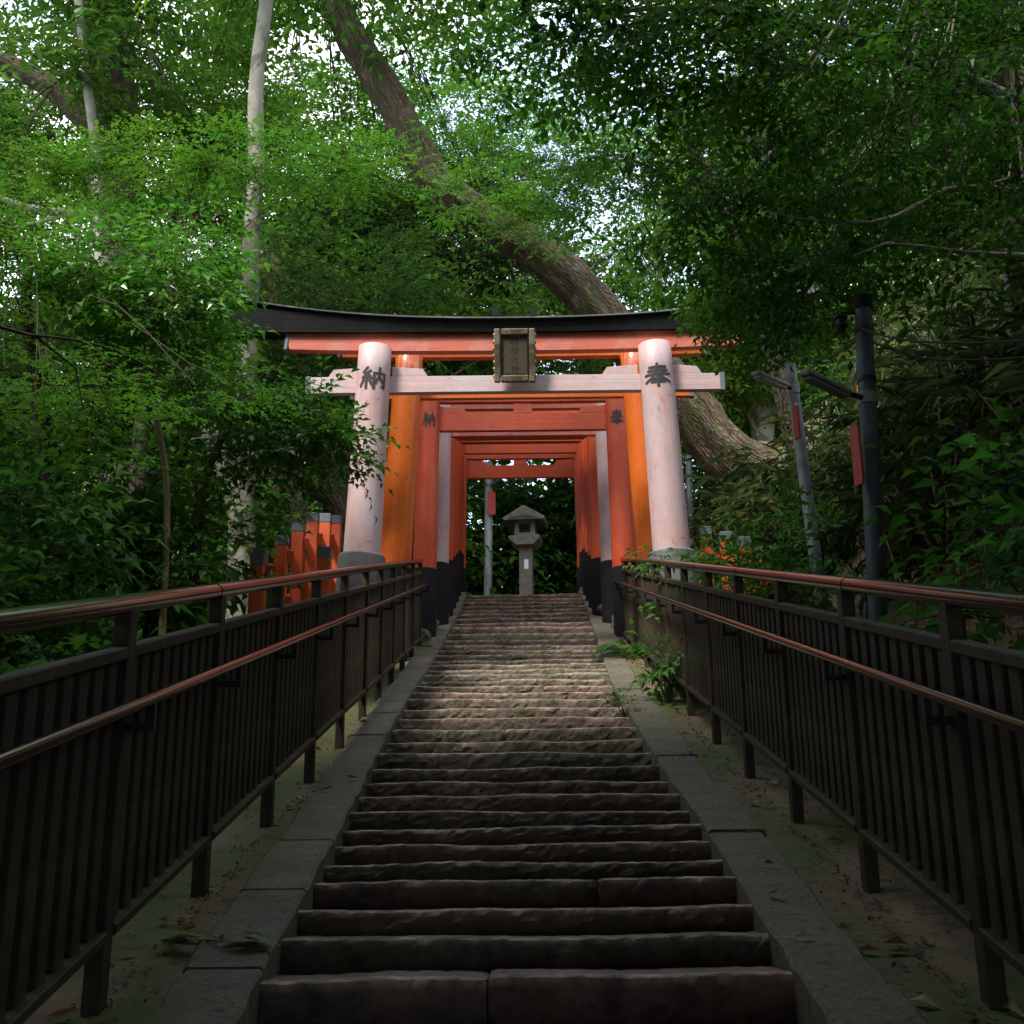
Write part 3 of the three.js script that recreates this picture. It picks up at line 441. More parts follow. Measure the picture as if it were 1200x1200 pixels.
{
  const b1 = at(1022, 712, 7.6), b2 = at(962, 672, 10.6); b1.y = gy(b1.x, b1.z); b2.y = gy(b2.x, b2.z);
  const p1 = pole({ base: b1, top: at(1011, 356, 7.6), r: 0.056, m: M.poleDark, capM: M.black, bands: [0.2, 0.55], lamp: [at(993, 461, 7.5), at(942, 436, 7.1)], lampM: M.lampGrey, sign: [at(1009, 568, 7.53), 0.37, -1.15], label: 'upright dark blue-grey lamp pole with red sign board beside the railing' });
  part('insulator', merge([new THREE.CylinderGeometry(0.045, 0.045, 0.02, 14), new THREE.CylinderGeometry(0.03, 0.035, 0.06, 14).translate(0, -0.035, 0), new THREE.CylinderGeometry(0.042, 0.02, 0.03, 14).translate(0, -0.08, 0)]), M.darkMetal, p1).position.copy(at(985, 372, 7.6).sub(b1));
  part('insulator_arm', box(0.12, 0.018, 0.018, 0.003), M.darkMetal, p1).position.copy(at(995, 367, 7.6).sub(b1));
  pole({ base: b2, top: at(920, 386, 10.6), r: 0.052, m: M.polePale, bands: [0.12], lamp: [at(921, 452, 10.5), at(884, 437, 10.1)], lampM: M.lampWhite, sign: [at(936, 514, 10.4), 0.3, -1.25], label: 'leaning pale galvanised lamp pole with white lamp arm and red sign board' });
  const b3 = at(806, 600, 17.5); b3.y = gy(b3.x, b3.z); pole({ base: b3, top: at(807, 538, 17.5), r: 0.045, m: M.poleDark, label: 'plain grey pole seen past the pale gate pillar under the leaning trunk' });
  const b4 = at(571, 690, 26.2); b4.y = gy(b4.x, b4.z); pole({ base: b4, top: at(573, 545, 26.2), r: 0.085, m: M.polePale, lamp: [at(575, 570, 26.2), at(586, 560, 25.7)], lampM: M.lampGrey, sign: [at(576, 603, 26.05), 0.5, 0.15, 0.085], label: 'grey pole with red sign board beyond the tunnel, beside the stone lantern' });
  const cable = (pts, label, r = 0.007) => tag(part('cable', limb(pts, [r, r], { radial: 5, step: 0.2 }), M.wire, scene), label, 'cable');
  cable([at(985, 375, 7.6), at(1040, 395, 7.4), at(1110, 402, 7.2), at(1230, 398, 7.0)], 'thin dark cable from the insulator of the upright pole into the bank');
  cable([at(1016, 399, 7.6), at(1080, 420, 7.5), at(1150, 422, 7.5), at(1240, 416, 7.5)], 'thin dark cable from the band of the upright pole into the bank');
  cable([at(918, 396, 10.6), at(935, 415, 9.8), at(960, 422, 8.8), at(985, 412, 8.1), at(1006, 396, 7.62)], 'slack thin cable strung between the two lamp poles');
}
{ // tall stone lantern
  const b = at(617, 690, 25); b.y = gy(b.x, b.z) - 0.02; const t = thing('stone_lantern', 'tall weathered stone lantern with gabled roof and paper notice beyond the tunnel', 'lantern', [b.x, b.y, b.z], -0.12), Y = (v) => at(617, v, 25).y - b.y;
  t.scale.set(0.86, 1, 0.86); part('base', box(0.75, 0.22, 0.75, 0.03), M.lantern, t, [0, 0.1, 0]);
  part('shaft', box(0.31, Y(641) - 0.2, 0.3, 0.02), M.lantern, t, [0, (Y(641) + 0.2) / 2, 0]);
  const notice = part('paper_notice', box(0.1, 0.2, 0.004, 0), M.paper, t, [0.02, Y(663), 0.154]);
  part('platform', sweep([[-0.2, 0], [0.2, 0], [0.36, 0.13], [0.36, 0.2], [-0.36, 0.2], [-0.36, 0.13]], [-0.34, 0.34].map((z) => ({ p: V(0, Y(641) - 0.02, -z), a: V(1, 0, 0), b: V(0, 1, 0) }))), M.lantern, t);
  const y0 = Y(641) + 0.18, bh = 0.34, box1 = part('fire_box', merge([box(0.5, 0.07, 0.5, 0.01).clone().translate(0, 0.035, 0), box(0.5, 0.08, 0.5, 0.01).clone().translate(0, bh - 0.04, 0), ...[[-1, -1], [1, -1], [-1, 1], [1, 1]].map(([a, c]) => box(0.11, bh - 0.1, 0.11, 0.01).clone().translate(a * 0.19, bh / 2, c * 0.19)), box(0.4, bh - 0.1, 0.04, 0.01).clone().translate(0, bh / 2, -0.2)]), M.lantern, t, [0, y0, 0]);
  const rh = y0 + bh - 0.01, prof2 = [[-0.5, 0.02], [-0.3, 0.13], [0, 0.28], [0.3, 0.13], [0.5, 0.02], [0.48, -0.03], [0.26, 0.03], [0, 0.08], [-0.26, 0.03], [-0.48, -0.03]].reverse();
  part('roof', sweep(prof2, [-0.45, 0.45].map((z) => ({ p: V(0, rh, -z), a: V(1, 0, 0), b: V(0, 1, 0) }))), M.lantern, t);
}
function rockGeo(sd, sx, sy, sz) { const g = mergeVertices(new THREE.IcosahedronGeometry(1, 4).deleteAttribute('normal').deleteAttribute('uv')), p = g.attributes.position, uv = []; for (let i = 0; i < p.count; i++) { const v = V(p.getX(i), p.getY(i), p.getZ(i)), k = 1 + 0.35 * fbm(v.x * 1.1 + sd, v.y * 1.1, v.z * 1.1, 4); v.multiplyScalar(k); p.setXYZ(i, v.x * sx, v.y * sy, v.z * sz); uv.push(v.x * sx, (v.z + v.y) * sz); } g.setAttribute('uv', new THREE.Float32BufferAttribute(uv, 2)); g.computeVertexNormals(); return g; }
[[-1.28, 15.05, 0.2, 0.14], [-1.3, 15.95, 0.24, 0.2], [-1.22, 17.0, 0.22, 0.2], [-1.3, 18.2, 0.25, 0.2], [1.38, 16.0, 0.2, 0.16], [1.3, 17.2, 0.24, 0.2], [1.33, 18.7, 0.22, 0.22], [1.2, 20.4, 0.22, 0.24], [-0.2, 24.6, 0.2, 0.1]].forEach(([x, D, r, h], i) => tag(part('boulder', rockGeo(i * 5.1, r, h, r * 1.15), M.rock, scene, [x, gy(x, -D) + (Math.abs(x) < 1.8 ? 0.28 : 0) + h * 0.35, -D]), 'rounded mossy boulder at the foot of the tunnel pillars', 'boulder', 'boulders along the tunnel'));

// ---------------------------------------------------------------- foliage
const col = (r, g, b) => [r, g, b];
function leafFaces(out, base, dir, up, L, W, c, fold = 0.25, bend = 0.2, lobes = 0, plain = false) {
  const side = V().crossVectors(dir, up).normalize(), u = V().crossVectors(side, dir).normalize(), put = (v, k) => { out.p.push(v.x, v.y, v.z); out.c.push(c[0] * k, c[1] * k, c[2] * k); };
  if (lobes) {                                                          // a star of narrow lobes round the stalk's end
    const hub = base.clone(); for (let i = 0; i < lobes; i++) { const a = (i / (lobes - 1) - 0.5) * 2.5, d = dir.clone().multiplyScalar(Math.cos(a)).addScaledVector(side, Math.sin(a)), s = V().crossVectors(d, u), l = L * (1 - 0.35 * Math.abs(i / (lobes - 1) - 0.5) * 2), m = hub.clone().addScaledVector(d, l * 0.45), tip = hub.clone().addScaledVector(d, l).addScaledVector(u, -bend * l * 0.5);
      put(hub, 1); put(m.clone().addScaledVector(s, W * 0.5), 1); put(tip, 1); put(hub, 1); put(tip, 1); put(m.clone().addScaledVector(s, -W * 0.5), 1); }
    return;
  }
  const A = base, mid = base.clone().addScaledVector(dir, L * 0.48), B = base.clone().addScaledVector(dir, L).addScaledVector(u, -bend * L), l = mid.clone().addScaledVector(side, W / 2).addScaledVector(u, fold * W), r = mid.clone().addScaledVector(side, -W / 2).addScaledVector(u, fold * W), m2 = mid.clone().addScaledVector(u, bend * L * 0.12);
  for (const t of plain ? [[A, l, B], [A, B, r]] : [[A, l, m2], [l, B, m2], [A, m2, r], [m2, B, r]]) for (const v of t) put(v, 1);
}
function twigFaces(out, a, b, r, c) { const d = b.clone().sub(a).normalize(), s = V().crossVectors(d, Math.abs(d.y) < 0.9 ? V(0, 1, 0) : V(1, 0, 0)).normalize(), u = V().crossVectors(s, d), q = [0, 1, 2].map((k) => s.clone().multiplyScalar(Math.cos(k * 2.094) * r).addScaledVector(u, Math.sin(k * 2.094) * r)); for (let k = 0; k < 3; k++) { const j = (k + 1) % 3; for (const v of [a.clone().add(q[k]), a.clone().add(q[j]), b, ]) { out.p.push(v.x, v.y, v.z); out.c.push(...c); } } }
function done(out) { const g = new THREE.BufferGeometry(); g.setAttribute('position', new THREE.Float32BufferAttribute(out.p, 3)); g.setAttribute('color', new THREE.Float32BufferAttribute(out.c, 3)); g.computeVertexNormals(); return g; }
const wood = [0.05, 0.038, 0.025];
// a leafy twig that grows along +x with its upper side to +y
function spray({ len, n, L, W, c, spread = 1, flat = 0.5, twigs = 3, lobes = 0, fold = 0.22, bend = 0.2, fan = 0.9, vary = 0.3, tw = 0.004, plain = false }) {
  const out = { p: [], c: [] };
  for (let k = 0; k < twigs; k++) {
    const a = twigs > 1 ? (k / (twigs - 1) - 0.5) * 2 * fan : 0, d = V(Math.cos(a), rr(-0.25, 0.3) * (1 - flat), Math.sin(a)).normalize(), l = len * rr(0.75, 1.05) * (1 - 0.3 * Math.abs(a) / 1.2), o = V(len * 0.12 * k / twigs, 0, 0), end = o.clone().addScaledVector(d, l).add(V(0, -0.06 * l, 0));
    twigFaces(out, o, end, tw, wood);
    const m = Math.round(n / twigs);
    for (let i = 0; i < m; i++) {
      const f = (i + 0.6 + rr(-0.3, 0.3)) / m, p = o.clone().lerp(end, clamp(0.12 + 0.88 * f, 0, 1)), s = i % 2 ? 1 : -1, ang = s * rr(0.6, 1.25) * (1 - 0.75 * (f > 0.93)), side = V(-d.z, 0, d.x);
      const ld = d.clone().multiplyScalar(Math.cos(ang)).addScaledVector(side, Math.sin(ang) * spread).add(V(0, rr(-0.55, 0.35) * (1 - flat), 0)).normalize();
      const up = V(rr(-0.5, 0.5) * (1 - flat * 0.7), 1, rr(-0.5, 0.5) * (1 - flat * 0.7)).normalize(), q = 1 + rr(-vary, vary), y = rr(0.85, 1.2);
      leafFaces(out, p, ld, up, L * rr(0.5, 1.25), W * rr(0.7, 1.15), [c[0] * q * y, c[1] * q, c[2] * q], fold, bend, lobes, plain);
    }
  }
  return done(out);
}
const S = {
  broad: [0, 1, 2].map(() => spray({ len: 0.44, n: 18, L: 0.1, W: 0.046, c: [0.045, 0.14, 0.012], flat: 0.35, twigs: 3, bend: 0.22 })),
  big: [0, 1].map(() => spray({ len: 0.4, n: 15, L: 0.13, W: 0.055, c: [0.055, 0.155, 0.018], flat: 0.4, twigs: 3, bend: 0.3 })),
  maple: [0, 1, 2].map(() => spray({ len: 0.62, n: 44, L: 0.058, W: 0.024, c: [0.072, 0.205, 0.018], flat: 0.93, twigs: 5, lobes: 3, bend: 0.25, fan: 0.85, vary: 0.22, tw: 0.003 })),
  far: [0, 1, 2].map(() => spray({ len: 0.75, n: 42, L: 0.12, W: 0.06, c: [0.07, 0.17, 0.018], flat: 0.3, twigs: 5, fan: 1.1, bend: 0.2, plain: true })),
  fine: [0, 1].map(() => spray({ len: 0.62, n: 60, L: 0.07, W: 0.03, c: [0.05, 0.115, 0.02], flat: 0.35, twigs: 5, fan: 1.0, plain: true })),
  coarse: [0, 1].map(() => spray({ len: 1.4, n: 26, L: 0.42, W: 0.24, c: [0.05, 0.11, 0.02], flat: 0.35, twigs: 4, fan: 1.2, plain: true })),
  bamboo: [0, 1, 2].map(() => spray({ len: 0.34, n: 12, L: 0.19, W: 0.017, c: [0.062, 0.105, 0.03], flat: 0.1, twigs: 3, bend: 0.35, fan: 0.6, fold: 0.1, vary: 0.45, plain: true })),
  dry: [0, 1].map(() => spray({ len: 0.3, n: 10, L: 0.1, W: 0.03, c: [0.24, 0.17, 0.085], flat: 0.1, twigs: 2, bend: 0.4 })),
  herb: [0, 1].map(() => { const out = { p: [], c: [] }; for (let i = 0; i < 16; i++) { const a = rr(0, 6.28), h = rr(0.05, 0.2), d = V(Math.cos(a), rr(-0.1, 0.5), Math.sin(a)).normalize(), b = V(Math.cos(a) * rr(0, 0.06), h, Math.sin(a) * rr(0, 0.06)); twigFaces(out, V(0, 0, 0), b, 0.003, [0.06, 0.09, 0.03]); const q = rr(0.75, 1.2); leafFaces(out, b, d, V(0, 1, 0), rr(0.06, 0.11), rr(0.035, 0.06), [0.12 * q, 0.23 * q, 0.04 * q], 0.15, 0.3, 0, true); } return done(out); }),
};
function frond(L = 0.55, c = [0.06, 0.15, 0.03]) {                      // a fern frond that arches along +x
  const out = { p: [], c: [] }, n = 20, P = (t) => V(L * t * (1 - 0.12 * t), L * (0.75 * t - 0.85 * t * t), 0); let prev = P(0);
  for (let i = 1; i <= n; i++) { const t = i / n, p = P(t), d = p.clone().sub(prev).normalize(); twigFaces(out, prev, p, 0.0035, [0.08, 0.1, 0.03]); if (i > 2) for (const s of [-1, 1]) { const l = L * 0.3 * Math.sin(Math.PI * Math.pow(1 - t, 0.75) * 0.97 + 0.03), q = rr(0.8, 1.2); leafFaces(out, p, V(0.45 * d.x, 0.2 * d.y - 0.1, s).normalize(), V(0, 1, 0.1), Math.max(0.02, l), 0.018 + l * 0.12, sc(c, q), 0.1, 0.15); } prev = p; }
  return done(out);
}
S.fern = [frond(0.55), frond(0.48)];
const _m = new THREE.Matrix4(), _q = new THREE.Quaternion(), _b = new THREE.Matrix4();
function foliage(name, kind, mat, list, parent) {                       // list: {p, d, s, t}; one instanced mesh for each variant of the twig
  const vs = S[kind], by = vs.map(() => []); list.forEach((e, i) => by[Math.floor(rnd() * vs.length)].push(e));
  by.forEach((L, k) => { if (!L.length) return;
    const im = new THREE.InstancedMesh(vs[k], mat, L.length); im.name = name; im.userData.kind = 'stuff'; im.castShadow = im.receiveShadow = true;
    L.forEach((e, i) => { const x = e.d.clone().normalize(), y0 = e.up ?? V(rr(-0.3, 0.3), 1, rr(-0.3, 0.3)), z = V().crossVectors(x, y0).normalize(), y = V().crossVectors(z, x).normalize(); _b.makeBasis(x, y, z); _q.setFromRotationMatrix(_b); _m.compose(e.p, _q, V(e.s, e.s, e.s)); im.setMatrixAt(i, _m); im.setColorAt(i, new THREE.Color().setRGB(...e.t)); });
    parent.add(im); });
}
function tint(k = 0.25, warm = 0) { const b = 1 + rr(-k, k), w = rr(-0.12, 0.16) + warm; return [b * (1 + w), b, b * (1 - w * 0.5)]; }
// twigs filling an ellipsoid, thicker towards its skin and pointing outwards
function clump(list, c, rx, ry, rz, n, { s = 1, k = 0.25, droop = 0.15, flat = 0, warm = 0, shell = 0.55, bright = 1 } = {}) {
  for (let i = 0; i < n; i++) {
    let v; do v = V(rr(-1, 1), rr(-1, 1), rr(-1, 1)); while (v.length() > 1); const r = v.length(); v.multiplyScalar(Math.pow(r, shell) / Math.max(r, 1e-3));
    const p = V(c.x + v.x * rx, c.y + v.y * ry, c.z + v.z * rz), d = V(v.x + rr(-0.7, 0.7), (v.y * 0.8 + rr(-0.6, 0.5)) * (1 - flat) - droop, v.z + rr(-0.7, 0.7)).normalize(), t = tint(k, warm);
    list.push({ p, d, s: s * rr(0.7, 1.25), t: t.map((x) => x * bright) });
  }
}
// the twigs of a list as one geometry
function bake(kind, list) {
  const vs = S[kind]; let n = 0; const pick = list.map(() => { const g = vs[Math.floor(rnd() * vs.length)]; n += g.attributes.position.count; return g; });
  const P = new Float32Array(n * 3), N = new Float32Array(n * 3), K = new Float32Array(n * 3), a = V(), nm = new THREE.Matrix3(); let o = 0;
  list.forEach((e, i) => {
    const g = pick[i], x = e.d.clone().normalize(), y0 = e.up ?? V(rr(-0.3, 0.3), 1, rr(-0.3, 0.3)), z = V().crossVectors(x, y0).normalize(), y = V().crossVectors(z, x).normalize(); _b.makeBasis(x, y, z); _q.setFromRotationMatrix(_b); _m.compose(e.p, _q, V(e.s, e.s, e.s)); nm.getNormalMatrix(_m);
    const gp_ = g.attributes.position, gn = g.attributes.normal, gc = g.attributes.color;
    for (let j = 0; j < gp_.count; j++, o += 3) { a.fromBufferAttribute(gp_, j).applyMatrix4(_m).toArray(P, o); a.fromBufferAttribute(gn, j).applyMatrix3(nm).normalize().toArray(N, o); K[o] = gc.getX(j) * e.t[0]; K[o + 1] = gc.getY(j) * e.t[1]; K[o + 2] = gc.getZ(j) * e.t[2]; }
  });
  const g = new THREE.BufferGeometry(); g.setAttribute('position', new THREE.BufferAttribute(P, 3)); g.setAttribute('normal', new THREE.BufferAttribute(N, 3)); g.setAttribute('color', new THREE.BufferAttribute(K, 3)); return g;
}
// leafy clumps by class: size, how many twigs, how they lie
const CL = {
  far: { kind: 'far', rx: 1.35, ry: 0.7, rz: 1.35, n: 38, v: 5, o: { s: 1.5 } }, fine: { kind: 'fine', rx: 1.15, ry: 0.55, rz: 1.0, n: 46, v: 4, o: { s: 1.35 } },
  maple: { kind: 'maple', rx: 0.9, ry: 0.07, rz: 0.6, n: 22, v: 5, o: { flat: 0.88, droop: 0.05, shell: 0.75, k: 0.2 } },
  broad: { kind: 'broad', rx: 0.52, ry: 0.3, rz: 0.54, n: 26, v: 6, o: { k: 0.35, droop: 0.3 } }, bough: { kind: 'broad', rx: 0.32, ry: 0.15, rz: 0.38, n: 20, v: 5, o: { k: 0.3, flat: 0.4 } },
  coarse: { kind: 'coarse', rx: 1.4, ry: 0.6, rz: 1.4, n: 17, v: 3, o: {} },
};
const pool = {};
function clumpGeo(cls, thin) { const c = CL[cls], key = cls + (thin ? '_thin' : ''); pool[key] ??= Array.from({ length: c.v }, () => { const l = []; clump(l, V(0, 0, 0), c.rx, c.ry, c.rz, Math.max(3, Math.round(c.n * (thin ? 0.5 : 1))), c.o); return bake(c.kind, l); }); return pool[key]; }
function crown(parent, name, cls, mat, items) {                         // items: {p, s, t, thin}
  for (const thin of [false, true]) {
    const L = items.filter((e) => !!e.thin === thin); if (!L.length) continue;
    const gs = clumpGeo(cls, thin), k = L.length > 30 ? 3 : L.length > 18 ? 2 : 1, st0 = Math.floor(rnd() * gs.length);
    for (let q = 0; q < k; q++) {
      const M2 = L.filter((_, i) => i % k === q), im = new THREE.InstancedMesh(gs[(st0 + q) % gs.length], mat, M2.length); im.name = name; im.userData.kind = 'stuff'; im.castShadow = im.receiveShadow = true;
      M2.forEach((e, i) => { _q.setFromEuler(cls === 'maple' ? new THREE.Euler(rr(-0.05, 0.12), rr(-0.5, 0.5) + (rnd() < 0.5 ? Math.PI : 0), rr(-0.1, 0.1)) : new THREE.Euler(rr(-0.12, 0.12), rr(0, 6.28), rr(-0.12, 0.12))); _m.compose(e.p, _q, V(e.s, e.s, e.s)); im.setMatrixAt(i, _m); im.setColorAt(i, new THREE.Color().setRGB(...e.t)); });
      parent.add(im);
    }
  }
}
function tree(o) {                                                      // trunk through points with radii, limbs to the clumps, a crown of leafy clumps
  const b = o.pts[0], t = thing(o.name ?? 'tree', o.label, 'tree', [b.x, b.y, b.z], 0, o.group);
  const L = (v) => v.clone().sub(b), gs = [limb(o.pts.map(L), o.radii, { radial: o.radial ?? 14, rough: o.rough ?? 0.12, seedAt: b.x * 3.1, step: o.step ?? 0.3, flare: o.flare ?? 0.35 })], items = [], cls = o.cls ?? 'far', c0 = CL[cls];
  const curve = new THREE.CatmullRomCurve3(o.pts.map(L), false, 'centripetal');
  for (const l of o.limbs ?? []) gs.push(limb(l.pts.map(L), l.radii, { radial: 8, rough: 0.1, seedAt: l.pts[0].x }));
  for (const c of o.clumps ?? []) {
    const cc = L(c.c), f = c.from ?? clamp(0.35 + 0.6 * (cc.y / Math.max(1, L(o.pts[o.pts.length - 1]).y)) * 0.8, 0.2, 0.98), a = curve.getPointAt(clamp(f, 0, 1)), mid = a.clone().lerp(cc, 0.5).add(V(0, 0.12 * a.distanceTo(cc), 0)), ra = c.r ?? 0.045, rx = c.rx ?? c0.rx;
    if (!c.loose) { gs.push(limb([a, mid, cc], [ra, ra * 0.7, ra * 0.3], { radial: 6, step: 0.5 })); for (let k = 0; k < (c.sub ?? 2); k++) { const e = cc.clone().add(V(rr(-1, 1) * rx, rr(-0.6, 0.6) * (c.ry ?? c0.ry), rr(-1, 1) * rx)); gs.push(limb([mid.clone().lerp(cc, 0.3), cc.clone().lerp(e, 0.4), e], [ra * 0.5, ra * 0.35, 0.005], { radial: 5, step: 0.5 })); } }
    const br = (o.bright ?? 1) * (c.bright ?? 1) * rr(0.85, 1.15), w = (o.warm ?? 0) + rr(-0.06, 0.08);
    items.push({ p: cc, s: (rx / c0.rx) * rr(0.9, 1.12), t: [br * (1 + w), br, br * (1 - w)], thin: c.thin });
  }
  part('trunk', merge(gs), o.bark, t);
  if (items.length && !o.shared) {                                      // a crown of its own, every twig set by itself
    const list = []; for (const e of items) { const k = [], n = Math.max(3, Math.round(c0.n * (e.thin ? 0.5 : 1))), yaw = cls === 'maple' ? rr(-0.5, 0.5) : rr(0, 6.28); clump(k, V(0, 0, 0), c0.rx * e.s, c0.ry * e.s, c0.rz * e.s, n, { ...c0.o, s: (c0.o.s ?? 1) * Math.sqrt(e.s) });
      for (const w of k) { w.p.applyAxisAngle(V(0, 1, 0), yaw).add(e.p); w.d.applyAxisAngle(V(0, 1, 0), yaw); w.t = w.t.map((x, i) => x * e.t[i]); list.push(w); } }
    const m = part('crown', bake(c0.kind, list), o.mat ?? M.far, t); m.userData.kind = 'stuff';
  } else if (items.length) crown(t, 'crown', cls, o.mat ?? M.far, items);
  return t;
}
console.log('foliage starts', Math.round(performance.now()));
const gp = (x, z, up = 0) => V(x, gy(x, z) + up, z);
const rootOf = (p, sink = 0.25) => V(p.x, gy(p.x, p.z) - sink, p.z);
const C = (u, v, D, rx, ry, rz, n, o = {}) => ({ c: at(u, v, D), rx, ry, rz, n, ...o });
// --- trees with trunks one can tell apart
{
  const T = (a) => a.map(([u, v, D]) => at(u, v, D));
  const p = T([[868, 548, 20.2], [800, 472, 19.9], [740, 405, 19.6], [690, 350, 19.3], [640, 303, 19], [580, 263, 18.7], [523, 226, 18.4], [490, 180, 18.2], [455, 110, 18], [410, 40, 17.8], [385, -20, 17.6], [345, -150, 17.4], [330, -300, 17.4]]);
  tree({ name: 'leaning_tree', pts: [rootOf(at(905, 575, 20.4)), ...p], radii: [0.52, 0.46, 0.41, 0.375, 0.35, 0.33, 0.31, 0.29, 0.28, 0.265, 0.25, 0.235, 0.2, 0.12], radial: 30, step: 0.16, rough: 0.15, flare: 0.1, bark: M.barkBrown,  bright: 1.25,
    clumps: [C(330, -60, 17.5, 1.6, 0.9, 1.6, 110, { from: 0.95 }), C(450, -40, 16.8, 1.4, 0.7, 1.4, 80, { from: 0.85 }), C(250, -120, 17.5, 2, 1, 2, 90, { from: 0.95 }), C(420, -190, 17, 2, 1, 2, 90, { from: 0.95 }), C(545, -60, 18, 1.6, 0.9, 1.4, 80, { from: 0.9 }), ...[[430, 130, 23], [385, 70, 23], [455, 190, 24], [345, 120, 24.5], [400, 170, 24], [500, 120, 24], [520, 165, 26], [560, 110, 26], [490, 75, 25], [600, 175, 27], [545, 205, 26], [585, 60, 26]].map(([u, v, D]) => C(u, v, D, 1.2, 0.6, 1.2, 60, { from: 0.8, thin: true, bright: 1.25, r: 0.03 }))], label: 'huge brown mossy tree trunk leaning far over behind the gates' });
  const q = T([[290, 400, 13.2], [293, 310, 13.2], [300, 200, 13.1], [300, 100, 13], [312, 0, 12.9], [318, -110, 12.8], [310, -240, 12.8]]);
  tree({ name: 'slim_tree', pts: [rootOf(at(288, 560, 13.2)), ...q], radii: [0.14, 0.115, 0.105, 0.098, 0.09, 0.085, 0.075, 0.05], step: 0.22, bark: M.barkPale,  rough: 0.06, bright: 1.2, clumps: [C(340, -120, 12.8, 1.1, 0.8, 1.6, 70, { from: 0.85 }), C(250, -120, 13, 1.1, 0.8, 1.6, 80, { from: 0.8 }), C(300, -260, 12.8, 1.5, 1.2, 2.4, 120, { from: 0.98 })], label: 'tall slim tree with smooth pale grey trunk, standing alone among bright maple leaves' });
  const w = T([[152, 330, 23], [141, 250, 23], [131, 130, 22.8], [122, 0, 22.6], [112, -150, 22.4], [105, -320, 22.4]]);
  tree({ name: 'thick_tree', pts: [rootOf(at(155, 540, 23)), ...w], radii: [0.8, 0.66, 0.58, 0.53, 0.48, 0.42, 0.25], radial: 20, step: 0.25, bark: M.barkDark,  rough: 0.1, bright: 1.1, limbs: [{ pts: T([[130, 170, 22.8], [70, 110, 22.4], [0, 72, 22], [-90, 50, 21.6]]), radii: [0.3, 0.26, 0.22, 0.14] }, { pts: T([[122, 10, 22.6], [170, -50, 22.4], [210, -110, 22.2]]), radii: [0.3, 0.2, 0.12] }],
    clumps: [C(180, 20, 21, 2.0, 1.0, 2, 90, { from: 0.7 }), C(120, -90, 21.5, 2.6, 1.1, 2.4, 120, { from: 0.8 }), C(220, -70, 21, 2.2, 1.0, 2.2, 90, { from: 0.8 }), C(20, 130, 20.5, 1.8, 0.6, 1.6, 80, { from: 0.55 }), C(200, 100, 20.5, 1.6, 0.7, 1.6, 80, { from: 0.6 }), ...[[215, 150], [180, 205], [262, 130], [240, 195], [160, 120], [290, 235], [215, 60], [60, 170], [20, 90]].map(([u, v]) => C(u, v, 26, 1.35, 0.7, 1.35, 60, { from: 0.6, r: 0.04 }))], label: 'massive dark trunked tree with a heavy side limb behind the maple' });
  const s = T([[119, 300, 20], [115, 245, 20], [113, 180, 20], [101, 90, 20], [92, 0, 20], [80, -130, 20]]);
  tree({ name: 'slim_tree', pts: [rootOf(at(121, 500, 20)), ...s], radii: [0.15, 0.125, 0.115, 0.1, 0.09, 0.08, 0.05], bark: M.barkPale, rough: 0.06,  limbs: [{ pts: T([[116, 248, 20], [80, 250, 19.7], [30, 243, 19.4], [-40, 215, 19]]), radii: [0.1, 0.085, 0.07, 0.05] }, { pts: T([[80, 250, 19.7], [40, 262, 19.5], [10, 268, 19.3]]), radii: [0.05, 0.035, 0.02] }], clumps: [C(110, -60, 19.5, 1.8, 0.8, 1.6, 80, { from: 0.9 })], label: 'thin whitish tree with a side branch in front of the massive dark trunk' });
  const l = T([[284, 640, 13], [282, 600, 13], [272, 565, 13], [254, 528, 12.9], [232, 470, 12.8], [205, 410, 12.6]]);
  tree({ name: 'slim_tree', pts: [rootOf(at(284, 700, 13)), ...l], radii: [0.17, 0.145, 0.135, 0.13, 0.12, 0.1, 0.07], bark: M.barkPale, rough: 0.07, cls: 'broad', mat: M.leaf, clumps: [[205, 400], [160, 440], [120, 420], [225, 450], [190, 360], [150, 390]].map(([u, v]) => C(u, v, 13.3, 0.6, 0.4, 0.6, 60, { from: 0.95 })), label: 'pale bent trunk standing beside the low vermilion fence' });
  tree({ name: 'thick_tree', pts: [rootOf(at(322, 680, 17.5)), ...T([[322, 620, 17.5], [321, 560, 17.5], [318, 480, 17.5], [312, 400, 17.5], [312, 300, 17.6]])], radii: [0.62, 0.48, 0.44, 0.41, 0.37, 0.25], radial: 18, bark: M.barkBrown,  bright: 0.8, clumps: [C(350, 340, 18, 1.6, 0.8, 1.5, 90, { from: 0.95 }), C(270, 330, 18, 1.6, 0.8, 1.5, 90, { from: 0.95 }), C(400, 380, 19, 1.4, 0.7, 1.4, 80, { from: 0.9 })], label: 'thick reddish brown trunk in the shade behind the vermilion fence' });
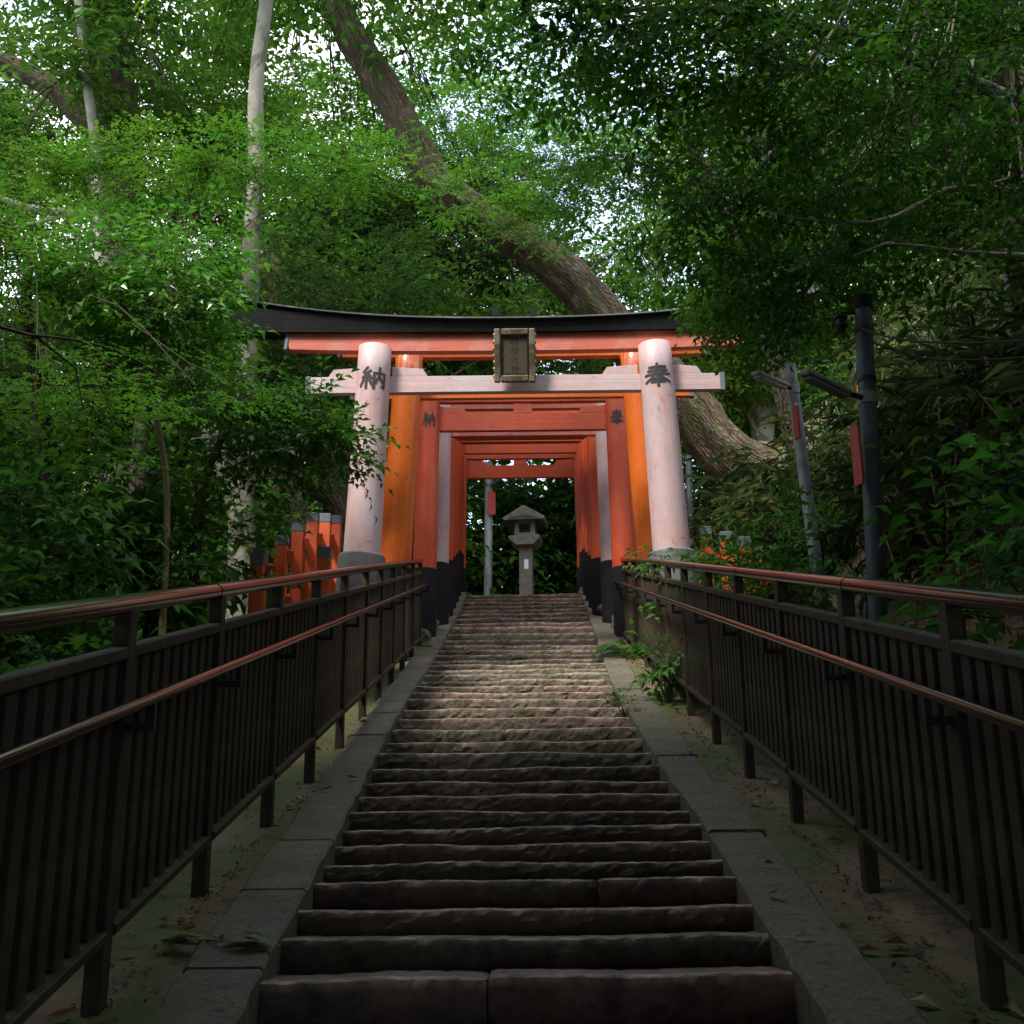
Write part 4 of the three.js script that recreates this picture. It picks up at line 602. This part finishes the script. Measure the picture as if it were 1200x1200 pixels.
  for (const [a, r, lab, cl] of [
    [[[396, 606, 16], [376, 576, 15.9], [345, 548, 15.8], [318, 515, 15.6], [290, 470, 15.4]], [0.17, 0.15, 0.14, 0.12, 0.1, 0.07], 'dark slanting trunk crossing behind the vermilion fence', [C(300, 450, 14.5, 1.1, 0.55, 1, 90), C(350, 440, 14.2, 1.1, 0.5, 0.9, 90), C(240, 480, 14.2, 1, 0.5, 0.9, 80)]],
    [[[392, 600, 16.4], [386, 548, 16.4], [366, 500, 16.3], [352, 440, 16.2], [340, 380, 16.2]], [0.2, 0.15, 0.14, 0.12, 0.1, 0.08], 'dark upright trunk behind the pale gate pillar', [C(345, 385, 15.5, 1.2, 0.5, 1, 90), C(400, 330, 16.5, 1.3, 0.6, 1.2, 90), C(300, 370, 15.8, 1.2, 0.5, 1, 90)]],
    [[[187, 640, 15], [182, 575, 15], [172, 510, 15], [176, 430, 15]], [0.24, 0.18, 0.16, 0.14, 0.1], 'dark forked trunk among the shrubs far from the fence', [C(170, 450, 14, 1.1, 0.55, 1, 90), C(110, 470, 14, 1.2, 0.6, 1, 90), C(60, 440, 14, 1.3, 0.6, 1, 90)]],
    [[[236, 655, 16], [229, 590, 16], [234, 520, 16], [250, 450, 16]], [0.2, 0.15, 0.14, 0.12, 0.09], 'dark thin trunk between the shrubs and the pale bent trunk', [C(240, 430, 15.5, 1.2, 0.6, 1.1, 90), C(190, 400, 15, 1.2, 0.6, 1.1, 90)]],
  ]) { const t0 = T(a), b0 = at(a[0][0], a[0][1] + 40, a[0][2]); tree({ name: 'shade_tree', pts: [rootOf(b0), ...t0], radii: r, bark: M.barkDark, cls: 'fine', rough: 0.14, bright: 0.9, clumps: cl, label: lab }); }
}
// --- the wood behind: tall trees on the hilltop
{
  const spots = []; for (let D = 25; D < 44; D += 6) { const W = D * 0.5 + 6, n = Math.round(W * 2 / 5.6); for (let i = 0; i < n; i++) spots.push([lerp(-W, W, (i + 0.5) / n) + rr(-1.4, 1.4), D + rr(-1.8, 1.8)]); }
  let k = 0;
  for (const [x, D] of spots) {
    if ((Math.abs(x) < 2.6 && D < 29) || Math.abs(x) < 2.4) continue;
    const b = rootOf(V(x, 0, -D)), h = rr(13, 19.5), lean = V(rr(-0.6, 0.6), 0, rr(-0.6, 0.6)), pts = [0, 0.3, 0.6, 0.85, 1].map((f) => b.clone().add(V(lean.x * f * 2, h * f * 0.9, lean.z * f * 2))), cl = [];
    for (let i = 0; i < 18; i++) { const f = rr(0.1, 1), a = rr(0, 6.28), R0 = (1 - 0.5 * f) * rr(1.0, 2.6); cl.push({ thin: f > 0.8 && rnd() < 0.6, c: b.clone().add(V(Math.cos(a) * R0 + lean.x * f * 2, 1 + h * f, Math.sin(a) * R0 + lean.z * f * 2)), rx: rr(1.0, 1.7), ry: rr(0.5, 0.9), rz: rr(1.0, 1.7), n: 52, s: rr(1.2, 1.6), from: clamp(f * 0.9, 0.1, 0.97), r: 0.06, sub: 1 }); }
    tree({ name: 'forest_tree', shared: true, pts, radii: [0.28, 0.24, 0.19, 0.12, 0.05], radial: 8, step: 0.8, bark: k % 3 ? M.barkDark : M.barkPale,  bright: rr(0.85, 1.15), warm: rr(-0.1, 0.12), clumps: cl, group: 'trees of the wood behind the gates', label: 'tall leafy tree in the wood behind the gates' }); k++;
  }
}
for (const [u, v, D] of [[420, 320, 25], [520, 310, 26], [620, 330, 26.5], [330, 330, 24.5], [470, 250, 28], [580, 250, 29]]) { const c0 = at(u, v, D), cl = []; for (let i = 0; i < 9; i++) cl.push({ c: c0.clone().add(V(rr(-2, 2), rr(-2.2, 1.2), rr(-1.2, 1.2))), rx: 1.15, from: 0.9, r: 0.04, sub: 1 }); tree({ name: 'dark_evergreen', shared: true, pts: [rootOf(c0.clone().add(V(c0.x > -1.2 ? 3.2 : -2.4, 0, 0))), c0.clone().add(V(c0.x > -1.2 ? 1.6 : -1.2, -2.2, 0)), c0.clone().add(V(0, 0.6, 0))], radii: [0.22, 0.17, 0.06], radial: 8, step: 0.8, bark: M.barkDark, cls: 'fine', bright: 0.8, clumps: cl, group: 'dark evergreens over the gate roof', label: 'dark small leaved evergreen seen above the black gate lintel' }); }
{ const cl = []; for (const [x, y, D] of [[-2, 12.5, 24], [0.5, 12.2, 25.5], [2.5, 12.6, 24], [-3, 13, 27], [1.5, 13, 28], [-0.5, 13.4, 22.5], [3.5, 13, 26.5], [-1, 12.8, 29], [-4, 12.4, 25]]) cl.push({ c: V(x, y, -D), rx: 1.5, from: 0.95, r: 0.05, sub: 1 });
  const b = rootOf(V(-3.6, 0, -24.6)); tree({ name: 'roofing_tree', pts: [b, b.clone().add(V(0.2, 3, 0)), V(-2.6, 11.5, -25)], radii: [0.3, 0.24, 0.12], bark: M.barkDark, clumps: cl, bright: 0.9, label: 'spreading tree that shades the stone lantern at the tunnel end' }); }
// --- maples: thin layers of leaves
const layer = (u, v, D, thin = false, rx = 0.85) => ({ c: at(u, v, D), rx, thin, sub: 1, r: 0.008, from: rr(0.5, 0.98) });
{
  const t = [[165, 520, 13], [172, 400, 12.9], [190, 300, 12.8], [215, 230, 12.7], [250, 190, 12.6]].map((a) => at(...a));
  tree({ name: 'maple_tree', pts: [rootOf(at(160, 660, 13)), ...t], radii: [0.1, 0.085, 0.075, 0.06, 0.045, 0.02], bark: M.twig, cls: 'maple', mat: M.maple, clumps: [[75, 218], [130, 203], [190, 192], [250, 186], [315, 186], [380, 192], [440, 200], [20, 240], [160, 214], [285, 200], [350, 204]].map(([u, v], i) => layer(u, v, 12.5 + rr(-0.8, 0.8), i > 6)), label: 'maple spreading level layers of bright green leaves across the pale slim trunk' });
  const t2 = [[60, 560, 9.5], [40, 440, 9.3], [30, 340, 9.2], [40, 290, 9.1]].map((a) => at(...a));
  tree({ name: 'maple_tree', pts: [rootOf(at(70, 640, 9.5)), ...t2], radii: [0.09, 0.075, 0.06, 0.045, 0.02], bark: M.twig, cls: 'maple', mat: M.maple, bright: 0.9, clumps: [[-10, 290], [20, 385], [60, 410], [165, 430], [60, 455], [230, 452], [-15, 440], [130, 500], [40, 505]].map(([u, v], i) => layer(u, v, 8.6 + rr(-1.3, 0.7), true, 0.68)), limbs: [{ pts: [[-20, 378, 7], [20, 388, 7.1], [60, 402, 7.2], [85, 425, 7.3], [97, 455, 7.4], [98, 485, 7.4]].map((a) => at(...a)), radii: [0.013, 0.012, 0.01, 0.008, 0.006, 0.003] }, { pts: [[30, 392, 7.1], [110, 402, 7.4], [165, 425, 7.8], [205, 450, 8]].map((a) => at(...a)), radii: [0.009, 0.008, 0.006, 0.003] }], label: 'dark maple branches with shaded fine leaves over the shrubs beside the railing' });
  const t3 = [[930, 520, 14.5], [900, 400, 14.2], [850, 250, 13.8], [780, 120, 13.4], [730, 60, 13.2]].map((a) => at(...a));
  tree({ name: 'maple_tree', pts: [rootOf(at(940, 600, 14.6)), ...t3], radii: [0.13, 0.11, 0.09, 0.07, 0.05, 0.02], bark: M.barkDark, cls: 'maple', mat: M.maple, clumps: [[550, 232], [605, 205], [665, 175], [625, 240], [700, 140], [650, 120], [720, 185], [600, 165], [745, 130], [660, 268], [575, 130]].map(([u, v], i) => layer(u, v, 13 + rr(-1.0, 1.0), i % 2, 0.62)), label: 'maple with bright hanging layers of leaves in front of the leaning trunk' });
}
// --- the evergreen whose dark boughs hang over the right of the steps
{
  const pts = [[1215, 420, 9.6], [1200, 200, 9.4], [1185, 60, 9.2], [1170, -100, 9], [1150, -260, 8.8]].map((a) => at(...a)), cl = [];
  for (let v = -150; v <= 345; v += 62) for (let u = 600; u <= 1270; u += 84) {
    const left = v < 60 ? 620 : 620 + (v - 60) * 0.86; if (u < left) continue;
    cl.push(C(u + rr(-30, 30), v + rr(-24, 24), (u > 900 && u < 1120 && v > 190) ? rr(8.5, 9.6) : rr(6.6, 9.4), rr(0.42, 0.62), rr(0.26, 0.38), rr(0.45, 0.65), Math.round(rr(26, 40)), { from: clamp(0.9 - v / 900, 0.3, 0.97), r: 0.02, sub: 1  , bright: rr(0.7, 1.15) }));
  }
  for (const [u, v, D, n, r9] of [[848, 372, 10.4, 40, 0.26], [882, 386, 10.3, 40, 0.3], [834, 352, 10.5, 40, 0.24], [915, 372, 9.8, 40], [900, 340, 9.6, 40], [880, 315, 10, 30], [955, 335, 9.2, 36],  [690, 20, 7.2, 22], [640, 60, 7.4, 18], [600, 20, 7.4, 14]]) cl.push(C(u, v, D, r9 ?? 0.42, 0.24, 0.42, n, { from: 0.6, r: 0.016, sub: 1 }));
  tree({ name: 'evergreen_tree', pts: [rootOf(at(1225, 600, 9.8)), ...pts], radii: [0.3, 0.24, 0.22, 0.2, 0.17, 0.12], bark: M.barkPale, cls: 'broad', mat: M.leaf, bright: 1.15, clumps: cl, limbs: [{ pts: [[1210, 225, 8.4], [1110, 222, 8], [1060, 250, 7.8], [1010, 262, 7.6], [930, 255, 7.4]].map((a) => at(...a)), radii: [0.03, 0.024, 0.018, 0.012, 0.006] }, { pts: [[1210, 300, 8], [1120, 295, 7.8], [1040, 285, 7.6], [1000, 300, 7.5]].map((a) => at(...a)), radii: [0.02, 0.015, 0.01, 0.005] }, { pts: [[1190, 120, 9], [1050, 60, 8.4], [900, 20, 8], [760, 10, 7.6], [660, 25, 7.4]].map((a) => at(...a)), radii: [0.07, 0.055, 0.04, 0.02, 0.008] }], label: 'dark evergreen tree whose glossy boughs hang over the steps beside the bank' });
}
// --- young broadleaf with a pale stem
{
  const pts = [[195, 560, 9.8], [180, 460, 9.7], [194, 400, 9.6], [198, 345, 9.5], [206, 310, 9.5], [232, 252, 9.5]].map((a) => at(...a));
  tree({ name: 'sapling', pts: [rootOf(at(200, 640, 9.8)), ...pts], radii: [0.03, 0.026, 0.022, 0.018, 0.014, 0.01, 0.004], flare: 0, radial: 8, bark: M.sapling, cls: 'bough', mat: M.gloss, bright: 1.8, clumps: [[228, 272, 12], [205, 296, 22], [155, 315, 24], [225, 315, 20], [125, 335, 26], [185, 345, 26], [215, 350, 26], [95, 315, 20], [155, 365, 24], [200, 378, 22], [230, 335, 16], [115, 300, 16], [80, 345, 16]].map(([u, v, n]) => C(u, v, 9.4 + rr(-0.4, 0.5), 0.32, 0.13, 0.38, n, { r: 0.008, sub: 1, from: 0.8 })), label: 'young broadleaf sapling with thin tan stem and shiny pale leaves' });
}
// --- boughs in front of the pale pillar
{
  const pts = [[232, 620, 11], [240, 560, 10.9], [262, 510, 10.8], [290, 480, 10.7], [310, 462, 10.6]].map((a) => at(...a));
  tree({ name: 'evergreen_tree', pts: [rootOf(at(230, 690, 11)), ...pts], radii: [0.06, 0.05, 0.045, 0.035, 0.025, 0.012], radial: 8, bark: M.twig, cls: 'bough', mat: M.gloss, bright: 1.05, clumps: [[335, 478, 40], [362, 478, 34], [358, 500, 40], [385, 515, 30], [330, 510, 44], [300, 470, 40], [270, 470, 44], [285, 510, 44], [320, 540, 40], [380, 525, 24], [240, 445, 36], [225, 405, 30], [230, 470, 36]].map(([u, v, n]) => C(u, v, 10.8 + rr(-0.6, 0.5), 0.3, 0.2, 0.38, n, { r: 0.01, sub: 1, from: 0.85 })), label: 'small evergreen whose leafy boughs cover the end of the pale tie beam' });
}
console.log('trees done', Math.round(performance.now()));
// --- shrubs, bamboo grass, ferns, weeds
const shrubPool = {};
function shrubGeo(R0, h, n, kind, opt) {
  const gs = [], list = [], m = opt.stems ?? 5, k = opt.lumps ?? 4;
  for (let i = 0; i < m; i++) { const a = rr(0, 6.28), r = R0 * rr(0.25, 0.8), e = V(Math.cos(a) * r, h * rr(0.5, 0.95), Math.sin(a) * r); gs.push(limb([V(0, -0.08, 0), V(e.x * 0.3, e.y * 0.55, e.z * 0.3), e], [0.012, 0.009, 0.004], { radial: 5, step: 0.2 })); }
  for (let i = 0; i < k; i++) { const a = rr(0, 6.28), r = R0 * rr(0.1, 0.65); clump(list, V(Math.cos(a) * r, h * rr(0.4, 0.85), Math.sin(a) * r), R0 * 0.5, h * 0.3, R0 * 0.5, Math.round(n / k), { k: 0.3, ...opt, bright: 1 }); }
  return [merge(gs), bake(kind, list)];
}
function shrub(name, label, x, z, R0, h, n, kind, mat, opt = {}, group) {
  const b = V(x, gy(x, z) - 0.03, z), t = thing(name, label, opt.category ?? 'shrub', [b.x, b.y, b.z], rr(0, 6.28), group);
  let s = 1, G; if (opt.pool) { const [R1, h1] = opt.pool, key = kind + h1; shrubPool[key] ??= Array.from({ length: 5 }, () => shrubGeo(R1, h1, n, kind, opt)); G = shrubPool[key][Math.floor(rnd() * 5)]; s = h / h1; } else G = shrubGeo(R0, h, n, kind, opt);
  t.scale.setScalar(s);
  part('stem', G[0], opt.stemMat ?? M.twig, t);
  const im = new THREE.InstancedMesh(G[1], mat, 1), br = opt.bright ?? 1, w = rr(-0.1, 0.12) + (opt.warm ?? 0); im.setMatrixAt(0, _m.identity()); im.setColorAt(0, new THREE.Color().setRGB(br * (1 + w), br, br * (1 - w))); im.name = 'foliage'; im.userData.kind = 'stuff'; im.castShadow = im.receiveShadow = true; t.add(im);
  return t;
}
// fern-side of the steps
for (let i = 0; i < 34; i++) {
  const D = rr(4.2, 14), x = -rr(2.0, 3.4 + D * 0.28); if (x > -3.0 && D > 10.0) continue; const far = -x > 3;
  shrub('broadleaf_shrub', 'low broadleaf shrub with drooping leaves in the undergrowth behind the fern-side railing', x, -D, rr(0.4, 0.7), far ? rr(0.6, 1.4) : rr(0.25, 0.5), far ? 60 : 24, rnd() < 0.5 ? 'big' : 'broad', M.leaf, { bright: rr(0.8, 1.4), pool: far ? [0.55, 1.0] : [0.5, 0.4] }, 'shrubs behind the fern-side railing');
}
for (let i = 0; i < 18; i++) { const x = rr(-5, 6), D = rr(27.5, 33); shrub('hilltop_shrub', 'leafy bush on the hilltop beyond the stone lantern', x, -D, 1, rr(1.6, 3.0), 60, 'broad', M.leaf, { pool: [0.9, 1.6], s: 1.5, lumps: 6, bright: rr(0.9, 1.5) }, 'bushes beyond the lantern'); }
for (let i = 0; i < 30; i++) { const D = rr(8, 17), x = -rr(3.2, 5 + D * 0.3); shrub('tall_shrub', 'tall leafy shrub in the dim undergrowth around the tree trunks', x, -D, 0.7, rr(1.1, 2.1), 60, rnd() < 0.4 ? 'big' : 'broad', M.leaf, { bright: rr(0.7, 1.2), pool: [0.75, 1.5], lumps: 6, s: 1.15 }, 'undergrowth around the trunks'); }
for (const [x, D, h] of [[-1.9, 28, 3.2], [-0.9, 29, 3.6], [0.2, 29.6, 3.8], [1.2, 29.4, 3.4], [2.2, 28.6, 3.2], [-2.8, 27.4, 3.4], [0.6, 31, 4.4], [-0.6, 31.4, 4.6], [-1.7, 30.6, 4.4], [1.9, 31, 4.4]]) shrub('hilltop_shrub', 'leafy bush on the hilltop beyond the stone lantern', x, -D, 1, h, 60, 'broad', M.leaf, { pool: [0.9, 1.6], s: 1.5, lumps: 6, bright: rr(0.9, 1.3) }, 'bushes beyond the lantern');
const list0 = []; for (let i = 0; i < 3600; i++) { const D = rr(2.5, 17), x = -1.9 - Math.pow(rnd(), 1.3) * (4 + D * 0.3), z = -D; if (fbm(x * 0.5, 0, z * 0.5, 2) < -0.14) continue; const t = tint(0.3); list0.push({ p: gp(x, z, -0.01), d: V(rr(-1, 1), rr(-0.15, 0.15), rr(-1, 1)), s: rr(0.7, 1.5), t }); }
for (let i = 0; i < 1600; i++) { const D = rr(3, 20), x = 2.0 + Math.pow(rnd(), 1.2) * 6, z = -D; if (fbm(x * 0.6, 4, z * 0.6, 2) < 0.02) continue; list0.push({ p: gp(x, z, -0.01), d: V(rr(-1, 1), rr(-0.15, 0.15), rr(-1, 1)), s: rr(0.7, 1.4), t: tint(0.3).map((q) => q * 0.7) }); }
{ const g = new THREE.Group(); g.name = 'ground_cover'; scene.add(g); tag(g, 'low bright green ground cover plants on the forest floor beside the railings', 'ground cover', null, 'stuff'); { const m = part('herbs', bake('herb', list0), M.far, g); m.userData.kind = 'stuff'; } }
function fern(label, p, n, s, br = 1, group) { const t = thing('fern', label, 'fern', [p.x, p.y - 0.02, p.z], 0, group), l = []; for (let i = 0; i < n; i++) { const a = (i / n) * 6.28 + rr(-0.3, 0.3); l.push({ p: V(0, 0, 0), d: V(Math.cos(a), rr(0.0, 0.35), Math.sin(a)), up: V(0, 1, 0), s: s * rr(0.75, 1.15), t: tint(0.2).map((q) => q * br) }); } foliage('frond', 'fern', M.far, l, t); return t; }
for (const [x, D] of [[-2.6, 9.6], [-3.0, 9.0], [-2.4, 8.2], [-2.3, 6.6], [-2.8, 7.4], [-2.2, 10.4], [-2.5, 5.4]]) fern('spreading green fern behind the fern-side railing', gp(x, -D), 11, rr(1.0, 1.5), 1.3, 'ferns behind the railing');
fern('pale green fern sprouting through the railing onto the kerb near the gates', gp(1.22, -13.6, 0.3), 10, 0.95, 1.5);
fern('small fern tuft between boulder and railing end', gp(-1.18, -14.6, 0.3), 7, 0.4, 1.6);
fern('fern behind the railing under the leaning pale pole', gp(2.35, -9.6), 9, 1.1, 1.1);
// plants that push through the railing below the poles
{
  const mkp = (label, x, D, R0, h, n, o = {}) => { const s = shrub('railing_plant', label, x, -D, R0, h, n, 'big', M.leaf, { category: 'plant', bright: 1.3, lumps: 3, s: 0.8, ...o }); s.position.y = prof(D) - 0.03; return s; };
  mkp('dark glossy plant growing out under the railing onto the kerb', 1.22, 10.4, 0.26, 0.4, 20);
  mkp('leafy plant poking through the upper railing bars', 1.34, 11.3, 0.14, 1.2, 6, { lumps: 1 });
  mkp('weed growing in the corner between steps and kerb', 0.82, 10.6, 0.08, 0.1, 6, { s: 0.3 });
  mkp('tiny weed in the joint between step and kerb', 0.8, 9.75, 0.08, 0.1, 5, { s: 0.35 });
  const o = { p: [], c: [] }; for (let i = 0; i < 3; i++) leafFaces(o, V(0, 0, i * 0.05), V(-0.25 + i * 0.2, -1, 0.25).normalize(), V(-1, 0.2, 0), 0.3, 0.045, [0.06, 0.12, 0.06], 0.12, -0.1);
  tag(part('hanging_leaf', done(o), M.leaf, scene, [1.24, prof(8.9) + 0.62, -8.9]), 'long strap leaves hanging through the railing slats', 'leaf');
}
shrub('dark_shrub', 'dense dark green shrub with shiny leaves hiding the vermilion fence under the pale pillar', 2.05, -10.4, 0.6, 1.6, 150, 'big', M.leaf, { lumps: 9, bright: 1.1, s: 0.9 });
shrub('dark_shrub', 'dark shrub with toothed shiny leaves leaning on the upper railing before the gates', 1.82, -11.4, 0.36, 1.25, 44, 'broad', M.leaf, { lumps: 4, bright: 1.1 });
// bamboo grass and shrubs on the bank
for (let i = 0; i < 64; i++) {
  const D = rr(4.5, 17), t = Math.pow(rnd(), 0.8), x = 2.3 + t * (2.2 + D * 0.22), b = rnd() < 0.5, uu = 600 + 1480 * x / (D * 1.06); if (D < 10.6 && uu > 830 && uu < 1050) continue;
  if (b) shrub('bamboo_grass', 'clump of thin bamboo grass with narrow leaves on the bank', x, -D, rr(0.35, 0.6), rr(0.8, 1.7), 60, 'bamboo', M.far, { pool: [0.5, 1.25], stems: 9, lumps: 5, stemMat: M.cane, category: 'bamboo grass', k: 0.45, warm: 0.06, bright: rr(0.7, 1.2) }, 'bamboo grass on the bank');
  else shrub('bank_shrub', 'dark leafy shrub rooted on the steep bank among bamboo grass', x, -D, rr(0.4, 0.75), rr(0.6, 1.3), 60, 'broad', M.leaf, { pool: [0.55, 1.0], bright: rr(0.65, 1.15) }, 'shrubs on the bank');
}
for (const [x, D, h] of [[2.75, 13.2, 1.7], [3.1, 13.4, 1.7], [2.55, 12.6, 1.5], [4.3, 12.6, 1.6], [5.2, 12.8, 1.6]]) shrub('bamboo_grass', 'clump of thin bamboo grass with narrow leaves on the bank', x, -D, 0.5, h, 60, 'bamboo', M.far, { pool: [0.5, 1.25], category: 'bamboo grass', bright: rr(0.8, 1.2) }, 'bamboo grass on the bank');
{ const l = []; for (let i = 0; i < 900; i++) { const D = rr(3.5, 16), x = 2.0 + Math.pow(rnd(), 0.9) * 4.2; l.push({ p: gp(x, -D, rr(0, 0.35)), d: V(rr(-1, 1), rr(-0.4, 0.5), rr(-1, 1)), s: rr(0.6, 1.3), t: tint(0.4) }); } const g = new THREE.Group(); g.name = 'dry_leaves'; scene.add(g); tag(g, 'withered brown twigs and leaves littering the steep bank', 'dry leaves', null, 'stuff'); { const m = part('litter', bake('dry', l), M.dry, g); m.userData.kind = 'stuff'; } }
for (let i = 0; i < 16; i++) { const D = rr(6.5, 12), x = rr(2.7, 4.6), b = gp(x, -D, -0.1), e = b.clone().add(V(rr(-0.6, 0.3), rr(1.1, 2.3), rr(-0.3, 0.3))); tag(part('dead_cane', limb([b, b.clone().lerp(e, 0.5).add(V(rr(-0.08, 0.08), 0.1, 0)), e], [0.009, 0.008, 0.003], { radial: 5, step: 0.3 }), M.cane, scene), 'thin dead bamboo cane leaning on the bank', 'cane', 'dead canes on the bank'); }
console.log('shrubs done', Math.round(performance.now()));
// --- trees that shade the foot of the steps, around and behind the viewer
{
  const shade = [[-3.2, 0.2, 14, 3], [-5.5, -2, 15, 3], [-5.6, -1.2, 9.5], [4.8, 2.0, 10], [-4.2, -4, 9.5], [4.4, -4.5, 9.5], [0.5, -9, 10], [-8.5, -7, 10], [8, -8, 10.5], [-9.5, 3, 11], [-14, -2, 12], [-4, -14, 11], [5, -15, 11], [-12, -13, 12], [13, -12, 12], [14, 1, 10], [-7, -12, 15, 1], [1, -14, 15, 1], [8, -12, 15, 1], [-13, -6, 15, 1], [12, -5, 15, 1], [-10, 1, 14, 1], [-6.4, 0.5, 11, 2], [-7, 8.5, 7], [0.2, 0.5, 9.5], [-2.5, -1.5, 9], [-11, 10, 9]];
  shade.forEach(([x, D, h, low]) => {
    const tx = Math.abs(x) < 3.4 ? (x < 0 ? -3.6 : 3.6) : x, b = rootOf(V(tx, 0, -D)), pts = [0, 0.4, 0.75, 1].map((f) => b.clone().add(V((x - tx) * f, h * f, 0))), cl = [];
    for (let i = 0; i < (low === 3 ? 16 : low ? 26 : 24); i++) { const a = rr(0, 6.28), R0 = rr(0.6, 3.6), y = rr(low === 1 ? 0.12 : low === 3 ? 0.78 : low ? 0.4 : 0.55, 1.02) * h, c = V(x + Math.cos(a) * R0, b.y + y, b.z + Math.sin(a) * R0); if (-c.z > -1.5 && Math.abs(c.x) < -c.z * 0.5 + 3.4 && c.y < EYE - c.z * 1.05 + 3.4) continue; cl.push({ c, rx: 1.4, ry: 0.6, rz: 1.4, n: 26, from: 0.8, r: 0.06, sub: 0 }); }
    tree({ name: 'shading_tree', shared: true, pts, radii: [0.3, 0.24, 0.18, 0.08], radial: 8, step: 1, bark: M.barkDark, cls: 'coarse', clumps: cl, group: 'trees roofing the foot of the steps', label: 'spreading tree that roofs over the foot of the steps' });
  });
}
// --- fallen leaves
{
  S.bit = [[0.2, 0.085, 0.035], [0.15, 0.075, 0.035], [0.24, 0.15, 0.07], [0.1, 0.06, 0.03]].map((c) => { const o = { p: [], c: [] }; leafFaces(o, V(-0.5, 0, 0), V(1, 0.1, 0).normalize(), V(0, 1, 0.2), 1, 0.5, c, 0.25, 0.1, 0, true); return done(o); });
  const l = []; for (let i = 0; i < 3600; i++) { const s = rnd() < 0.5 ? -1 : 1, D = rr(2.6, 14), seam = rnd() < 0.4, x0 = s < 0 ? xinL(D) - KW : xinR(D) + KW, x = seam ? s * (s < 0 ? 1.16 : 1.24) + rr(-0.03, 0.03) + 0.02 * n3(D * 2, s, 1) : x0 + s * Math.pow(rnd(), 0.8) * 0.65; l.push({ p: V(x, prof(D) - 0.016 + 0.012 * n3(x * 2, D * 1.3, 5), -D), d: V(rr(-1, 1), rr(0, 0.4), rr(-1, 1)), up: V(rr(-0.4, 0.4), 1, rr(-0.4, 0.4)), s: rr(0.008, 0.028), t: tint(0.35) }); }
  const g = new THREE.Group(); g.name = 'leaf_crumbs'; scene.add(g); tag(g, 'rusty brown leaf crumbs gathered along the seams of the mossy path edges', 'leaf litter', null, 'stuff'); part('crumbs', bake('bit', l), M.dry, g).userData.kind = 'stuff';
}
{
  const dead = [[0.23, 0.12, 0.05], [0.3, 0.2, 0.1], [0.16, 0.08, 0.035], [0.35, 0.3, 0.2]].map((c) => [0, 1].map(() => { const o = { p: [], c: [] }; leafFaces(o, V(-0.035, 0, 0), V(1, 0.05, 0).normalize(), V(0, 1, 0.2), 0.075, 0.036, c, rr(0.15, 0.5), rr(-0.2, 0.3)); return done(o); })).flat();
  const put = (x, D, y, s) => { const o = part('fallen_leaf', dead[Math.floor(rnd() * dead.length)], M.dry, scene, [x, y + 0.006, -D]); o.rotation.set(0.28 * Math.cos(0), rr(0, 6.28), 0, 'YXZ'); o.rotation.x = 0.1; o.scale.setScalar(s); tag(o, 'small dry leaf fallen on the mossy path edge beside the railing', 'leaf', 'fallen leaves along the path edges'); };
  for (let i = 0; i < 60; i++) { const s = rnd() < 0.45 ? -1 : 1, D = 3.6 + Math.pow(rnd(), 1.4) * 7, x = s < 0 ? xinL(D) - rr(0.05, 0.75) : xinR(D) + rr(0.05, 0.8), k = Math.abs(x - (s < 0 ? xinL(D) : xinR(D))) < KW; put(x, D, prof(D) + (k ? 0.008 : -0.012), rr(0.7, 1.3)); }
  const p = V(-1.0, prof(4.25) - 0.005, -4.25), t = thing('fallen_twig', 'fallen twig with broad green leaves lying on the path edge', 'twig', [p.x, p.y, p.z]);
  part('stalk', limb([V(-0.06, 0.02, -0.12), V(0.0, 0.025, -0.02), V(0.06, 0.02, 0.04)], [0.006, 0.005, 0.003], { radial: 6, step: 0.04 }), M.sapling, t);
  [[-0.05, -0.1, 3.5, 0.2], [-0.02, -0.03, 3.0, 0.17], [0, 0.02, 3.5, 0.16], [0.03, 0.03, -0.6, 0.15], [0.05, 0.04, 0.1, 0.19], [0.05, -0.04, 0.35, 0.2], [0.02, -0.02, -1.7, 0.13], [-0.04, 0.0, -2.5, 0.15]].forEach(([x, z, a, L]) => { const o = { p: [], c: [] }; leafFaces(o, V(0, 0, 0), V(Math.cos(a), rr(0.02, 0.16), Math.sin(a)).normalize(), V(rr(-0.2, 0.2), 1, rr(-0.2, 0.2)), L, L * 0.38, [0.2, 0.28, 0.13], 0.14, rr(0.02, 0.2)); part('leaf', done(o), M.leaf, t, [x, 0.03, z]); });
}
{ let n = 0, k = 0; scene.traverse((o) => { if (o.isMesh) { const t = (o.geometry.index ? o.geometry.index.count : o.geometry.attributes.position.count) / 3; if (o.isInstancedMesh) k += t * o.count; else n += t; } }); console.log('triangles', Math.round(n), 'in copies', Math.round(k)); }
console.log('scene built', Math.round(performance.now()));
renderer.render(scene, camera);
